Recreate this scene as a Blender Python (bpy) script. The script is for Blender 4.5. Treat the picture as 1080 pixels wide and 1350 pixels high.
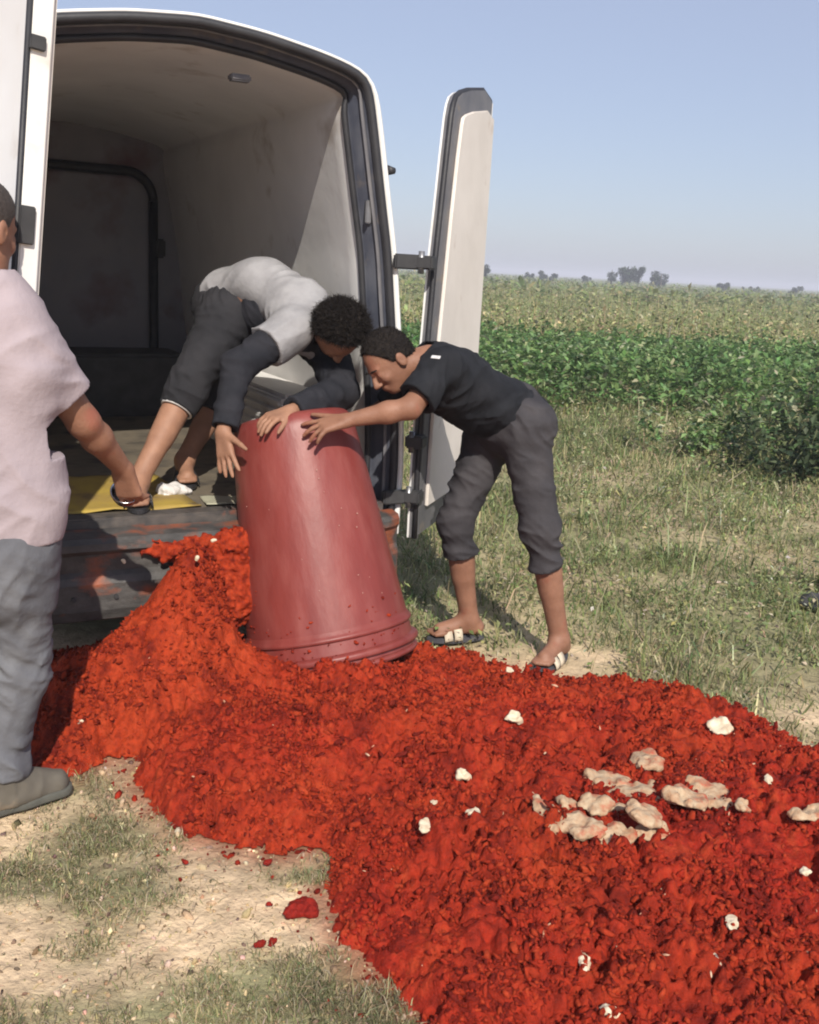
import bpy, bmesh, math
import numpy as np
from mathutils import Vector, Matrix

for o in list(bpy.data.objects):
    bpy.data.objects.remove(o)
scene = bpy.context.scene
COL = scene.collection
rng = np.random.default_rng(7)
R_ = math.radians

# ------------------------------------------------------------------ camera
CAM_H = 1.58
PITCH, ROLL, FPX = R_(13.44), R_(3.13), 1350.0
c_f = np.array([0, math.cos(PITCH), -math.sin(PITCH)])
c_r0 = np.array([1.0, 0, 0]); c_u0 = np.array([0, math.sin(PITCH), math.cos(PITCH)])
c_R = math.cos(ROLL) * c_r0 + math.sin(ROLL) * c_u0
c_U = -math.sin(ROLL) * c_r0 + math.cos(ROLL) * c_u0
C0 = np.array([0, 0, CAM_H])
cam_d = bpy.data.cameras.new('camera')
cam = bpy.data.objects.new('camera', cam_d); COL.objects.link(cam)
cam_d.sensor_fit = 'VERTICAL'; cam_d.sensor_height = 24.0; cam_d.lens = 24.0
cam_d.clip_start = 0.05; cam_d.clip_end = 6000
cam.matrix_world = Matrix(((c_R[0], c_U[0], -c_f[0], C0[0]), (c_R[1], c_U[1], -c_f[1], C0[1]),
                           (c_R[2], c_U[2], -c_f[2], C0[2]), (0, 0, 0, 1)))
scene.camera = cam

# ------------------------------------------------------------------ light
SUN_EL = R_(40); SUN_DIR_H = np.array([-0.2, 0.98]); SUN_DIR_H /= np.linalg.norm(SUN_DIR_H)
world = bpy.data.worlds.new('World'); scene.world = world; world.use_nodes = True
wn = world.node_tree.nodes; wl = world.node_tree.links
sky = wn.new('ShaderNodeTexSky'); sky.sky_type = 'NISHITA'; sky.sun_disc = False
sky.sun_elevation = SUN_EL
sky.sun_rotation = math.atan2(-SUN_DIR_H[0], -SUN_DIR_H[1])
sky.air_density = 1.0; sky.dust_density = 1.0; sky.ozone_density = 3.6; sky.altitude = 0
bg = wn['Background']; bg.inputs[1].default_value = 0.10
tint = wn.new('ShaderNodeMix'); tint.data_type = 'RGBA'; tint.blend_type = 'MIX'; tint.inputs[0].default_value = 0.58
tint.inputs[7].default_value = (3.9, 4.05, 5.2, 1)                      # even veil of the hazy sky
wl.new(sky.outputs[0], tint.inputs[6]); wl.new(tint.outputs[2], bg.inputs[0])
sun_d = bpy.data.lights.new('sun', 'SUN'); sun_d.energy = 4.0; sun_d.angle = R_(0.6); sun_d.color = (1.0, 0.93, 0.82)
sun = bpy.data.objects.new('sun', sun_d); COL.objects.link(sun)
sdir = Vector((SUN_DIR_H[0] * math.cos(SUN_EL), SUN_DIR_H[1] * math.cos(SUN_EL), -math.sin(SUN_EL)))
sun.rotation_euler = sdir.to_track_quat('-Z', 'Y').to_euler()
sun.location = (-3, -8, 9)
scene.view_settings.view_transform = 'Standard'; scene.view_settings.look = 'None'
scene.view_settings.gamma = 1.0; scene.view_settings.use_curve_mapping = False
scene.view_settings.exposure = 0.43
scene.render.engine = 'CYCLES'
scene.cycles.filter_width = 2.0; scene.cycles.max_bounces = 6; scene.cycles.transparent_max_bounces = 4

# ------------------------------------------------------------------ helpers
def _ray(x, y):
    return c_f + (x - 540) / FPX * c_R + (675 - y) / FPX * c_U
def at(x, y, Y):
    d = _ray(x, y); return C0 + d * (Y / d[1])
def atz(x, y, z):
    d = _ray(x, y); return C0 + d * ((z - CAM_H) / d[2])
V = lambda *a: np.array(a, float)
def nrm(v): return np.asarray(v, float) / np.linalg.norm(v)

_perm = np.random.default_rng(3).permutation(512).astype(np.int64)
_perm = np.concatenate([_perm % 256, _perm % 256])
_g = np.random.default_rng(4).normal(size=(256, 3)); _g /= np.linalg.norm(_g, axis=1)[:, None]
_g = _g.astype(np.float32)
def noise3(p):
    p = np.asarray(p, np.float32); i = np.floor(p).astype(np.int64); f = p - i
    u = f * f * f * (f * (f * 6 - 15) + 10); i &= 255; out = 0
    for dx in (0, 1):
        wx = u[:, 0] if dx else 1 - u[:, 0]
        for dy in (0, 1):
            wy = u[:, 1] if dy else 1 - u[:, 1]
            for dz in (0, 1):
                wz = u[:, 2] if dz else 1 - u[:, 2]
                h = _perm[(_perm[(_perm[(i[:, 0] + dx) & 255] + i[:, 1] + dy) & 511] + i[:, 2] + dz) & 511]
                g = _g[h]
                out = out + wx * wy * wz * (g[:, 0] * (f[:, 0] - dx) + g[:, 1] * (f[:, 1] - dy) + g[:, 2] * (f[:, 2] - dz))
    return out * 1.5
def fbm(p, o=4):
    s = 0; a = 1.0; p = np.asarray(p, np.float32).copy()
    for _ in range(o):
        s = s + a * noise3(p); a *= .5; p = p * 2.03 + 7.1
    return s
def n2(x, y, s, seed=0.0, o=3):
    x = np.asarray(x, np.float32); y = np.asarray(y, np.float32)
    sh = np.broadcast(x, y).shape
    p = np.stack([np.broadcast_to(x, sh).ravel() * s, np.broadcast_to(y, sh).ravel() * s, np.full(int(np.prod(sh)), seed, np.float32)], 1)
    return fbm(p, o).reshape(sh)
def worley2(x, y, s, seed=1):
    """F1, F2 distances of a jittered grid."""
    sh = x.shape; X = (x * s).ravel(); Y = (y * s).ravel()
    ix = np.floor(X).astype(np.int64); iy = np.floor(Y).astype(np.int64)
    f1 = np.full(X.shape, 9.0); f2 = f1.copy(); idd = np.zeros(X.shape)
    for dx in (-1, 0, 1):
        for dy in (-1, 0, 1):
            a = ix + dx; b = iy + dy
            h = _perm[(_perm[(a + seed * 17) & 255] + b) & 511]; h2 = _perm[(h + 57 + seed) & 511]
            d = np.hypot(a + .1 + .8 * h / 255. - X, b + .1 + .8 * h2 / 255. - Y)
            m = d < f1
            f2 = np.where(m, f1, np.minimum(f2, d)); idd = np.where(m, h, idd); f1 = np.where(m, d, f1)
    return f1.reshape(sh), f2.reshape(sh), (idd / 255.).reshape(sh)

def new_mesh(name, verts, faces, cols=None, smooth=True):
    """faces: one int array (n,k) or a list of arrays."""
    verts = np.ascontiguousarray(verts, np.float32)
    fl = faces if isinstance(faces, list) else [faces]
    fl = [np.asarray(f, np.int32) for f in fl if len(f)]
    me = bpy.data.meshes.new(name)
    me.vertices.add(len(verts)); me.vertices.foreach_set('co', verts.ravel())
    nl = sum(f.size for f in fl); nf = sum(len(f) for f in fl)
    me.loops.add(nl); me.polygons.add(nf)
    me.loops.foreach_set('vertex_index', np.concatenate([f.ravel() for f in fl]))
    tot = np.concatenate([np.full(len(f), f.shape[1], np.int32) for f in fl])
    st = np.concatenate([[0], np.cumsum(tot)[:-1]]).astype(np.int32)
    me.polygons.foreach_set('loop_start', st)
    me.update(calc_edges=True); me.validate()
    me.polygons.foreach_set('use_smooth', np.full(len(me.polygons), smooth))
    if cols is not None:
        ca = me.color_attributes.new(name='Col', type='FLOAT_COLOR', domain='POINT')
        c4 = np.ones((len(verts), 4), np.float32); c4[:, :3] = cols
        ca.data.foreach_set('color', c4.ravel())
    return me
def link(name, me, mat=None, parent=None):
    o = bpy.data.objects.new(name, me); COL.objects.link(o)
    if mat is not None: me.materials.append(mat)
    if parent is not None: o.parent = parent
    return o
def tag(o, label=None, cat=None, group=None, kind=None):
    if label: o['label'] = label
    if cat: o['category'] = cat
    if group: o['group'] = group
    if kind: o['kind'] = kind
    return o
def empty(name, loc, rz=0.0):
    o = bpy.data.objects.new(name, None); COL.objects.link(o)
    o.location = Vector([float(v) for v in loc]); o.rotation_euler = (0, 0, rz); o.empty_display_size = .1
    return o
def bm_obj(name, bm, mat, parent=None, smooth=False):
    me = bpy.data.meshes.new(name); bmesh.ops.recalc_face_normals(bm, faces=bm.faces); bm.to_mesh(me); bm.free()
    if smooth: me.polygons.foreach_set('use_smooth', np.full(len(me.polygons), True))
    return link(name, me, mat, parent)
def box_bm(lo, hi, bev=0.0, seg=2):
    bm = bmesh.new(); lo = np.array(lo, float); hi = np.array(hi, float)
    r = bmesh.ops.create_cube(bm, size=1.0)
    for v in r['verts']:
        v.co = Vector(((lo + hi) / 2 + np.array(v.co) * (hi - lo)).tolist())
    if bev > 0: bmesh.ops.bevel(bm, geom=bm.edges[:], offset=bev, segments=seg, affect='EDGES')
    return bm
def box(name, lo, hi, mat, parent, bev=0.004):
    return bm_obj(name, box_bm(lo, hi, bev), mat, parent)
def prism_bm(poly, y0, y1, bev=0.0):
    """poly in (x,z), extruded from y0 to y1."""
    bm = bmesh.new()
    vs = [bm.verts.new((float(x), y0, float(z))) for x, z in poly]
    f = bm.faces.new(vs)
    e = bmesh.ops.extrude_face_region(bm, geom=[f])
    for v in e['geom']:
        if isinstance(v, bmesh.types.BMVert): v.co.y = y1
    if bev > 0:
        bmesh.ops.bevel(bm, geom=[ed for ed in bm.edges], offset=bev, segments=2, affect='EDGES', clamp_overlap=True)
    return bm
def loft(rings, closed=False, cap=False):
    n = len(rings[0]); v = np.concatenate(rings); q = []
    for i in range(len(rings) - 1):
        for j in range(n if closed else n - 1):
            k = (j + 1) % n; q.append((i * n + j, i * n + k, (i + 1) * n + k, (i + 1) * n + j))
    return v, np.array(q)
def tube(path, r, n=8):
    """round tube along a polyline, closed ends; r scalar or list"""
    P = np.asarray(path, float); r = np.broadcast_to(r, (len(P),))
    T = np.gradient(P, axis=0); T /= np.linalg.norm(T, axis=1)[:, None]
    ref = V(0, 0, 1) if abs(T[0][2]) < .9 else V(1, 0, 0); rings = []
    a = nrm(np.cross(T[0], ref))
    for i in range(len(P)):
        a = nrm(a - T[i] * (a @ T[i])); b = np.cross(T[i], a)
        t = np.linspace(0, 2 * np.pi, n, endpoint=False)
        rings.append(P[i] + r[i] * (np.cos(t)[:, None] * a + np.sin(t)[:, None] * b))
    v, q = loft(rings, closed=True); m = len(v)
    v = np.concatenate([v, [P[0]], [P[-1]]]); k = len(P) - 1
    t = [(m, (j + 1) % n, j) for j in range(n)] + [(m + 1, k * n + j, k * n + (j + 1) % n) for j in range(n)]
    return v, [q, np.array(t)]

# ------------------------------------------------------------------ materials
def mat(name, c1, c2=None, rough=.6, scale=8.0, detail=6.0, bump=0.0, bscale=60.0, spec=.5, attr=False, lo=.35, hi=.65,
        dirt=None, dscale=3.0, dlo=.55, dhi=.7, metal=0.0, coat=0.0, stretch=None, transl=0.0, rvar=0.0):
    m = bpy.data.materials.new(name); m.use_nodes = True
    nt = m.node_tree; N = nt.nodes; L = nt.links; b = N['Principled BSDF']
    b.inputs['Roughness'].default_value = rough; b.inputs['Specular IOR Level'].default_value = spec
    b.inputs['Metallic'].default_value = metal; b.inputs['Coat Weight'].default_value = coat
    tc = N.new('ShaderNodeTexCoord'); vec = tc.outputs['Object']
    if stretch:
        mp = N.new('ShaderNodeMapping'); mp.inputs['Scale'].default_value = stretch; L.new(vec, mp.inputs[0]); vec = mp.outputs[0]
    def noise(s, d=detail, r=.55):
        n = N.new('ShaderNodeTexNoise'); n.inputs['Scale'].default_value = s; n.inputs['Detail'].default_value = d
        n.inputs['Roughness'].default_value = r; L.new(vec, n.inputs['Vector']); return n.outputs['Fac']
    def ramp(src, a, b_, ca=(0, 0, 0, 1), cb=(1, 1, 1, 1)):
        r = N.new('ShaderNodeValToRGB'); r.color_ramp.elements[0].position = a; r.color_ramp.elements[1].position = b_
        r.color_ramp.elements[0].color = ca; r.color_ramp.elements[1].color = cb; L.new(src, r.inputs[0]); return r.outputs[0]
    def mix(f, a, b_, mode='MIX'):
        x = N.new('ShaderNodeMix'); x.data_type = 'RGBA'; x.blend_type = mode
        for s, val in ((x.inputs[0], f), (x.inputs[6], a), (x.inputs[7], b_)):
            if hasattr(val, 'links'): L.new(val, s)
            else: s.default_value = val
        return x.outputs[2]
    c1 = (*c1, 1)
    if attr:
        at_ = N.new('ShaderNodeAttribute'); at_.attribute_name = 'Col'; col = at_.outputs['Color']
        v = ramp(noise(scale), lo, hi, (.75, .75, .75, 1), (1.2, 1.2, 1.2, 1)); col = mix(1.0, col, v, 'MULTIPLY')
    elif c2 is not None:
        col = ramp(noise(scale), lo, hi, c1, (*c2, 1))
    else: col = None
    if dirt is not None:
        col = mix(ramp(noise(dscale), dlo, dhi), col if col is not None else c1, (*dirt, 1))
    if col is not None: L.new(col, b.inputs['Base Color'])
    else: b.inputs['Base Color'].default_value = c1
    if rvar > 0:
        mr = N.new('ShaderNodeMapRange'); mr.inputs[3].default_value = rough - rvar; mr.inputs[4].default_value = rough + rvar
        L.new(noise(scale * 1.7), mr.inputs[0]); L.new(mr.outputs[0], b.inputs['Roughness'])
    if bump > 0:
        bp = N.new('ShaderNodeBump'); bp.inputs['Strength'].default_value = 1.0; bp.inputs['Distance'].default_value = bump
        L.new(noise(bscale, 5, .6), bp.inputs['Height']); L.new(bp.outputs[0], b.inputs['Normal'])
    if transl > 0:
        tr = N.new('ShaderNodeBsdfTranslucent'); ms = N.new('ShaderNodeMixShader'); ms.inputs[0].default_value = transl
        if col is not None: L.new(col, tr.inputs[0])
        else: tr.inputs[0].default_value = c1
        out = N['Material Output']; L.new(b.outputs[0], ms.inputs[1]); L.new(tr.outputs[0], ms.inputs[2]); L.new(ms.outputs[0], out.inputs[0])
    return m
M = {}
M['ground'] = mat('soil', (.3, .2, .12), rough=.95, attr=True, scale=14, bump=.012, bscale=45, spec=.1)
M['paint'] = mat('van_white_paint', (.80, .80, .79), (.72, .70, .67), rough=.35, scale=2.5, dirt=(.45, .36, .27), dscale=5, dlo=.58, dhi=.85, coat=.2)
M['lining'] = mat('lining_cream', (.74, .73, .72), (.66, .65, .64), rough=.7, scale=2.2, dirt=(.40, .35, .30), dscale=4, dlo=.6, dhi=.8, bump=.002, bscale=12)
M['trim'] = mat('door_trim_cream', (.74, .69, .64), (.66, .61, .56), rough=.6, scale=4, dirt=(.40, .31, .24), dscale=6, dlo=.62, dhi=.85)
M['rubber'] = mat('black_rubber', (.018, .018, .022), (.03, .03, .034), rough=.55, scale=9, bump=.001)
M['frame'] = mat('dark_frame', (.045, .05, .07), (.085, .09, .11), rough=.45, scale=7, dirt=(.14, .12, .1), dscale=9, dlo=.58, dhi=.75)
M['doorframe'] = mat('door_inner_metal', (.10, .10, .115), (.16, .155, .16), rough=.5, scale=8, dirt=(.2, .17, .14), dscale=12, dlo=.6, dhi=.75)
M['dark'] = mat('dark_plastic', (.03, .03, .033), (.05, .05, .052), rough=.6, scale=12)
M['partition'] = mat('partition_panel', (.20, .20, .225), (.25, .24, .26), rough=.6, scale=2, dirt=(.12, .03, .04), dscale=1.6, dlo=.55, dhi=.75)
M['vfloor'] = mat('van_floor', (.10, .085, .065), (.17, .14, .10), rough=.75, scale=6, dirt=(.035, .03, .028), dscale=5, bump=.004, bscale=20)
M['metal'] = mat('worn_metal', (.32, .32, .33), (.2, .2, .21), rough=.4, scale=10, metal=.7)
M['steel'] = mat('polished_steel', (.55, .55, .56), rough=.15, metal=1.0)

# ------------------------------------------------------------------ surface from distance fields (for people, cloth, lumps)
class Field:
    def __init__(s, lo, hi, vox):
        s.lo = np.array(lo, np.float32); s.v = vox
        s.n = np.ceil((np.array(hi) - lo) / vox).astype(int) + 1
        s.F = np.full(s.n, .5, np.float32)
        s.ax = [s.lo[i] + np.arange(s.n[i], dtype=np.float32) * vox for i in range(3)]
    def sl(s, lo, hi):
        a = np.clip(np.floor((np.array(lo) - s.lo) / s.v).astype(int), 0, s.n)
        b = np.clip(np.ceil((np.array(hi) - s.lo) / s.v).astype(int) + 1, 0, s.n)
        if np.any(b <= a): return None, None
        sl = tuple(slice(a[i], b[i]) for i in range(3))
        g = (s.ax[0][sl[0]][:, None, None], s.ax[1][sl[1]][None, :, None], s.ax[2][sl[2]][None, None, :])
        return sl, g
    def put(s, sl, d, k, op):
        a = s.F[sl]
        if op == 'sub': s.F[sl] = np.maximum(a, -d); return
        if k <= 0: s.F[sl] = np.minimum(a, d); return
        h = np.clip(.5 + .5 * (d - a) / k, 0, 1)
        s.F[sl] = d * (1 - h) + a * h - k * h * (1 - h)
    def cone(s, a, b, ra, rb, k=.02, sq=None, op='add', margin=.05):
        a = np.asarray(a, np.float32); b = np.asarray(b, np.float32); m = max(ra, rb) * (1.0 if sq is None else max(1, 1.05)) + margin
        sl, g = s.sl(np.minimum(a, b) - m, np.maximum(a, b) + m)
        if sl is None: return s
        q = [g[i] - a[i] for i in range(3)]; ba = b - a
        if sq is not None:                       # squash along a direction: (direction, factor<1)
            nn, f = nrm(sq[0]).astype(np.float32), sq[1]
            dn = (q[0] * nn[0] + q[1] * nn[1] + q[2] * nn[2]) * (1 / f - 1)
            q = [q[i] + nn[i] * dn for i in range(3)]; ba = ba + nn * (ba @ nn) * (1 / f - 1)
        l2 = max(float(ba @ ba), 1e-9)
        h = np.clip((q[0] * ba[0] + q[1] * ba[1] + q[2] * ba[2]) / l2, 0, 1)
        d = np.sqrt((q[0] - h * ba[0]) ** 2 + (q[1] - h * ba[1]) ** 2 + (q[2] - h * ba[2]) ** 2) - (ra + (rb - ra) * h)
        if sq is not None: d = d * (.5 + .5 * sq[1])
        s.put(sl, d.astype(np.float32), k, op); return s
    def ell(s, c, ax, r, k=.015, op='add', margin=.04):
        c = np.asarray(c, np.float32); r = np.asarray(r, np.float32); m = float(max(r)) + margin
        sl, g = s.sl(c - m, c + m)
        if sl is None: return s
        q = [g[i] - c[i] for i in range(3)]
        e = [q[0] * ax[i][0] + q[1] * ax[i][1] + q[2] * ax[i][2] for i in range(3)]
        k0 = np.sqrt(sum((e[i] / r[i]) ** 2 for i in range(3))); k1 = np.sqrt(sum((e[i] / r[i] ** 2) ** 2 for i in range(3))) + 1e-6
        s.put(sl, (k0 * (k0 - 1) / k1).astype(np.float32), k, op); return s
    def chain(s, pts, rad, k=.02, sq=None):
        for i in range(len(pts) - 1): s.cone(pts[i], pts[i + 1], rad[i], rad[i + 1], k, sq)
        return s
    def cut(s, p, n, lo=None, hi=None):
        """remove the half space on the side of n (inside a box)"""
        sl, g = s.sl(s.lo if lo is None else lo, (s.lo + s.n * s.v) if hi is None else hi)
        d = (g[0] - p[0]) * n[0] + (g[1] - p[1]) * n[1] + (g[2] - p[2]) * n[2]
        s.F[sl] = np.maximum(s.F[sl], d.astype(np.float32)); return s
    def wrinkle(s, fn, band=.035):
        I = np.nonzero(np.abs(s.F) < band)
        P = np.stack([s.ax[i][I[i]] for i in range(3)], 1); s.F[I] += fn(P).astype(np.float32); return s
    def mesh(s, name, off=(0, 0, 0), smooth=1):
        F = s.F; I = F < 0
        cnt = sum(I[a:a + F.shape[0] - 1, b:b + F.shape[1] - 1, c:c + F.shape[2] - 1].astype(np.int8) for a in (0, 1) for b in (0, 1) for c in (0, 1))
        cells = np.stack(np.nonzero((cnt > 0) & (cnt < 8)), 1)
        idx = np.full(cnt.shape, -1, np.int32); idx[tuple(cells.T)] = np.arange(len(cells))
        cor = {(a, b, c): F[cells[:, 0] + a, cells[:, 1] + b, cells[:, 2] + c] for a in (0, 1) for b in (0, 1) for c in (0, 1)}
        acc = np.zeros((len(cells), 3), np.float32); num = np.zeros(len(cells), np.float32)
        ks = list(cor)
        for A in ks:
            for B in ks:
                if sum(abs(A[i] - B[i]) for i in range(3)) == 1 and A < B:
                    fa, fb = cor[A], cor[B]; m = (fa < 0) != (fb < 0)
                    t = np.where(m, fa / np.where(m, fa - fb, 1), 0)
                    p = np.array(A, np.float32) + t[:, None] * (np.array(B) - np.array(A))
                    acc += np.where(m[:, None], p, 0); num += m
        verts = s.lo + (cells + acc / num[:, None]) * s.v
        quads = []
        for ax in range(3):
            o1, o2 = [(1, 2), (2, 0), (0, 1)][ax]
            s0 = [slice(None)] * 3; s1 = [slice(None)] * 3; s0[ax] = slice(0, -1); s1[ax] = slice(1, None)
            a, b = I[tuple(s0)], I[tuple(s1)]
            e = np.stack(np.nonzero(a != b), 1)
            e = e[(e[:, o1] > 0) & (e[:, o2] > 0) & (e[:, o1] < F.shape[o1] - 1) & (e[:, o2] < F.shape[o2] - 1)]
            if not len(e): continue
            def cid(d1, d2):
                c = e.copy(); c[:, o1] -= d1; c[:, o2] -= d2; return idx[tuple(c.T)]
            q = np.stack([cid(1, 1), cid(0, 1), cid(0, 0), cid(1, 0)], 1)
            flip = ~a[tuple(e.T)]; q[flip] = q[flip][:, ::-1]; quads.append(q)
        q = np.concatenate(quads); q = q[(q >= 0).all(1)]
        for _ in range(smooth):                    # light relaxation of the grid staircase
            A = np.zeros_like(verts); nn = np.zeros(len(verts), np.float32)
            for i in range(4):
                for j in (1, 3):
                    np.add.at(A, q[:, i], verts[q[:, (i + j) % 4]]); np.add.at(nn, q[:, i], 1)
            verts = verts * .5 + .5 * A / np.maximum(nn, 1)[:, None]
        return new_mesh(name, verts - np.asarray(off, np.float32), q)

# ------------------------------------------------------------------ ground
def polysd(x, y, poly):
    """signed distance, positive inside"""
    P = np.asarray(poly, float); d = np.full(x.shape, 1e9); ins = np.zeros(x.shape, bool)
    for i in range(len(P)):
        a = P[i]; b = P[(i + 1) % len(P)]; e = b - a
        t = np.clip(((x - a[0]) * e[0] + (y - a[1]) * e[1]) / (e @ e), 0, 1)
        d = np.minimum(d, np.hypot(x - a[0] - t * e[0], y - a[1] - t * e[1]))
        c = (a[1] > y) != (b[1] > y)
        ins ^= c & (x < (b[0] - a[0]) * (y - a[1]) / (b[1] - a[1] + 1e-12) + a[0])
    return np.where(ins, d, -d)
def gz(x, y):
    return .014 * n2(x, y, 1.3, 2.0, 2) + .006 * n2(x, y, 7, 5.0, 2) - .012
PATCH = [(-.80, 2.56, .17, .13), (-.70, 2.30, .15, .10), (-.98, 2.36, .12, .09), (-.23, 2.45, .09, .06), (-.20, 2.00, .20, .11), (-.42, 1.90, .16, .09),
         (-.69, 2.09, .07, .05), (.0, 1.93, .12, .08), (-1.02, 2.82, .16, .09), (-.05, 1.78, .3, .12), (-.75, 1.85, .10, .05)]
def green(x, y):
    """0 bare soil .. 1 grown over"""
    back = np.where(x < .9, y - 3.95 - .35 * np.clip(.55 - x, 0, .4), y - 3.82 + .95 * (x - .9).clip(0, 1.6)) + .14 * n2(x, y, 1.9, 9., 2)
    g = np.clip(back / .35 + .25, 0, 1) * np.clip(.86 + .55 * n2(x, y, .9, 4., 3), .35, 1)
    bare = np.exp(-(((x - .82) / .22) ** 2 + ((y - 4.16) / .10) ** 2)) + np.exp(-(((x - 1.58) / .20) ** 2 + ((y - 3.62) / .13) ** 2))
    g = g * (1 - .9 * np.clip(bare, 0, 1))
    p = sum(np.exp(-(((x - a) / c) ** 2 + ((y - b) / d) ** 2)) for a, b, c, d in PATCH)
    return np.clip(np.maximum(g, np.clip(p * 1.2 + .45 * n2(x, y, 5, 1., 3) * (p > .1), 0, 1)), 0, 1)
OUT = [(-1.55, 3.75), (-1.36, 3.35), (-1.30, 3.05), (-1.10, 2.86), (-.99, 2.90), (-.93, 3.02), (-.84, 3.02), (-.80, 2.86), (-.70, 2.70), (-.60, 2.61), (-.45, 2.55), (-.31, 2.51),
       (-.25, 2.56), (-.18, 2.58), (-.145, 2.50), (-.15, 2.33), (-.10, 2.15), (-.02, 2.04), (.06, 1.93), (.12, 1.80), (.20, 1.86), (.30, 1.88), (.36, 1.80), (.5, 1.62), (1.2, 1.45), (1.9, 1.7),
       (2.15, 2.3), (2.0, 2.75), (1.70, 3.10), (1.46, 3.27), (1.30, 3.46), (1.159, 3.607), (.977, 3.80), (.78, 3.86), (.60, 3.80), (.46, 3.93), (.30, 4.02), (.16, 4.10), (-.1, 4.2), (-.5, 4.1), (-.9, 4.0), (-1.2, 3.9)]
t = np.linspace(-1, 1, 430)
gxv = np.sinh(t * 8.2) / np.sinh(8.2) * 2600; gyv = gxv + 3.6
GX, GY = np.meshgrid(gxv, gyv)
near = np.exp(-np.hypot(GX, GY - 4) / 40)
GZ = gz(GX, GY) * near
gr = green(GX, GY)
soil = np.stack([.60 + 0 * GX, .45 + 0 * GX, .295 + 0 * GX], -1) * (1 + .30 * n2(GX, GY, 2.2, 3., 4))[..., None]
grassc = np.array([.25, .235, .13]) * (1 + .35 * n2(GX, GY, 1.1, 6., 3))[..., None]
gc = soil * (1 - gr[..., None]) + grassc * gr[..., None]
far = np.clip((GY - 17) / 10, 0, 1)[..., None]
fc = np.array([.17, .19, .075]) * (1 + .3 * n2(GX, GY * 3, .02, 8., 3))[..., None]
gc = gc * (1 - far) + fc * far
stn = np.clip(1 + (polysd(GX, GY, OUT) + .05 * n2(GX, GY, 8, 2.7, 3)) / .085, 0, 1)[..., None] * (np.abs(GX) < 4)[..., None] * .75
gc = gc * (1 - stn) + np.array([.26, .075, .04]) * stn
ny_, nx_ = GX.shape
ii = np.arange(ny_ * nx_).reshape(ny_, nx_)
gq = np.stack([ii[:-1, :-1].ravel(), ii[:-1, 1:].ravel(), ii[1:, 1:].ravel(), ii[1:, :-1].ravel()], 1)
tag(link('ground', new_mesh('ground', np.stack([GX, GY, GZ], -1).reshape(-1, 3), gq, np.clip(gc, 0, 1).reshape(-1, 3)), M['ground']), kind='structure')

# ------------------------------------------------------------------ van
PHI = R_(27.5); VC = (-.836, 3.901, 0.0)
van = empty('white_van', VC, PHI)
tag(van, 'white high-roof cargo van with rear doors open onto the field', 'van')
def vloc(P):
    """world point -> van frame"""
    d = np.asarray(P, float) - np.array(VC); c, s = math.cos(PHI), math.sin(PHI)
    return V(d[0] * c + d[1] * s, -d[0] * s + d[1] * c, d[2])
def vworld(u, v, z):
    c, s = math.cos(PHI), math.sin(PHI); return V(VC[0] + u * c - v * s, VC[1] + u * s + v * c, z)
half = [(.905, .45), (.912, .75), (.897, 1.05), (.869, 1.309), (.834, 1.614), (.79, 1.85), (.751, 2.07), (.722, 2.215), (.70, 2.265), (.67, 2.298), (.61, 2.323),
        (.484, 2.354), (.246, 2.394), (0, 2.415)]
def resample(P, n):
    P = np.array(P, float); s = np.concatenate([[0], np.cumsum(np.hypot(*np.diff(P, axis=0).T))]); q = np.linspace(0, s[-1], n)
    return np.stack([np.interp(q, s, P[:, 0]), np.interp(q, s, P[:, 1])], 1)
prof = np.array(half + [(-u, z) for u, z in half[-2::-1]])
prof = resample(prof, 121)
for _ in range(2): prof[1:-1] = .25 * prof[:-2] + .5 * prof[1:-1] + .25 * prof[2:]
tan = np.gradient(prof, axis=0); tan /= np.linalg.norm(tan, axis=1)[:, None]
pn = np.stack([-tan[:, 1], tan[:, 0]], 1)          # inward normal
def ring(inset, y, z0=None):
    p = prof + pn * inset * (1 - .42 * np.abs(pn[:, 1:]))
    if z0 is not None: p = p.copy(); p[:, 1] = np.maximum(p[:, 1], z0)
    return np.stack([p[:, 0], np.full(len(p), y), p[:, 1]], 1)
def lofted(name, rings, m, parent=van):
    v, q = loft(rings); return link(name, new_mesh(name, v, q), m, parent)
# outer body, forward to the cab and bonnet
body = [ring(.036, .012, .45), ring(.026, -.002, .45), ring(.016, -.003, .45), ring(.006, .008, .45), ring(0, .03, .45), ring(0, .6, .42), ring(0, 1.8, .40), ring(0, 3.3, .40)]
for y, top in ((3.7, 2.36), (4.1, 2.0), (4.5, 1.45), (4.62, 1.30), (5.1, 1.10), (5.28, .8)):
    r = ring(.01, y, .38); z = r[:, 2]; r[:, 2] = .38 + (z - .38) * (top - .38) / 2.03; r[:, 0] *= 1 - .06 * (y - 3.3); body.append(r)
lofted('body_shell', body, M['paint'])
r = body[-1]
link('front_panel', new_mesh('front_panel', np.concatenate([r, [[0, 5.30, .55]]]), np.array([(j, j + 1, len(r)) for j in range(len(r) - 1)])), M['paint'], van)
ws = []
for y, top in ((3.72, 2.28), (4.1, 1.98), (4.48, 1.47)):
    ws.append(np.array([[u, y + .012, top + .012 - .10 * (u / .72) ** 2] for u in np.linspace(-.72, .72, 13)]))
v, q = loft(ws); link('windscreen', new_mesh('windscreen', v, q), M['dark'], van)
lofted('rear_frame', [ring(.058, .006, .5), ring(.075, .012, .5), ring(.085, .045, .5), ring(.112, .05, .5), ring(.118, .085, .5), ring(.135, .09, .5)], M['frame'])
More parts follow.
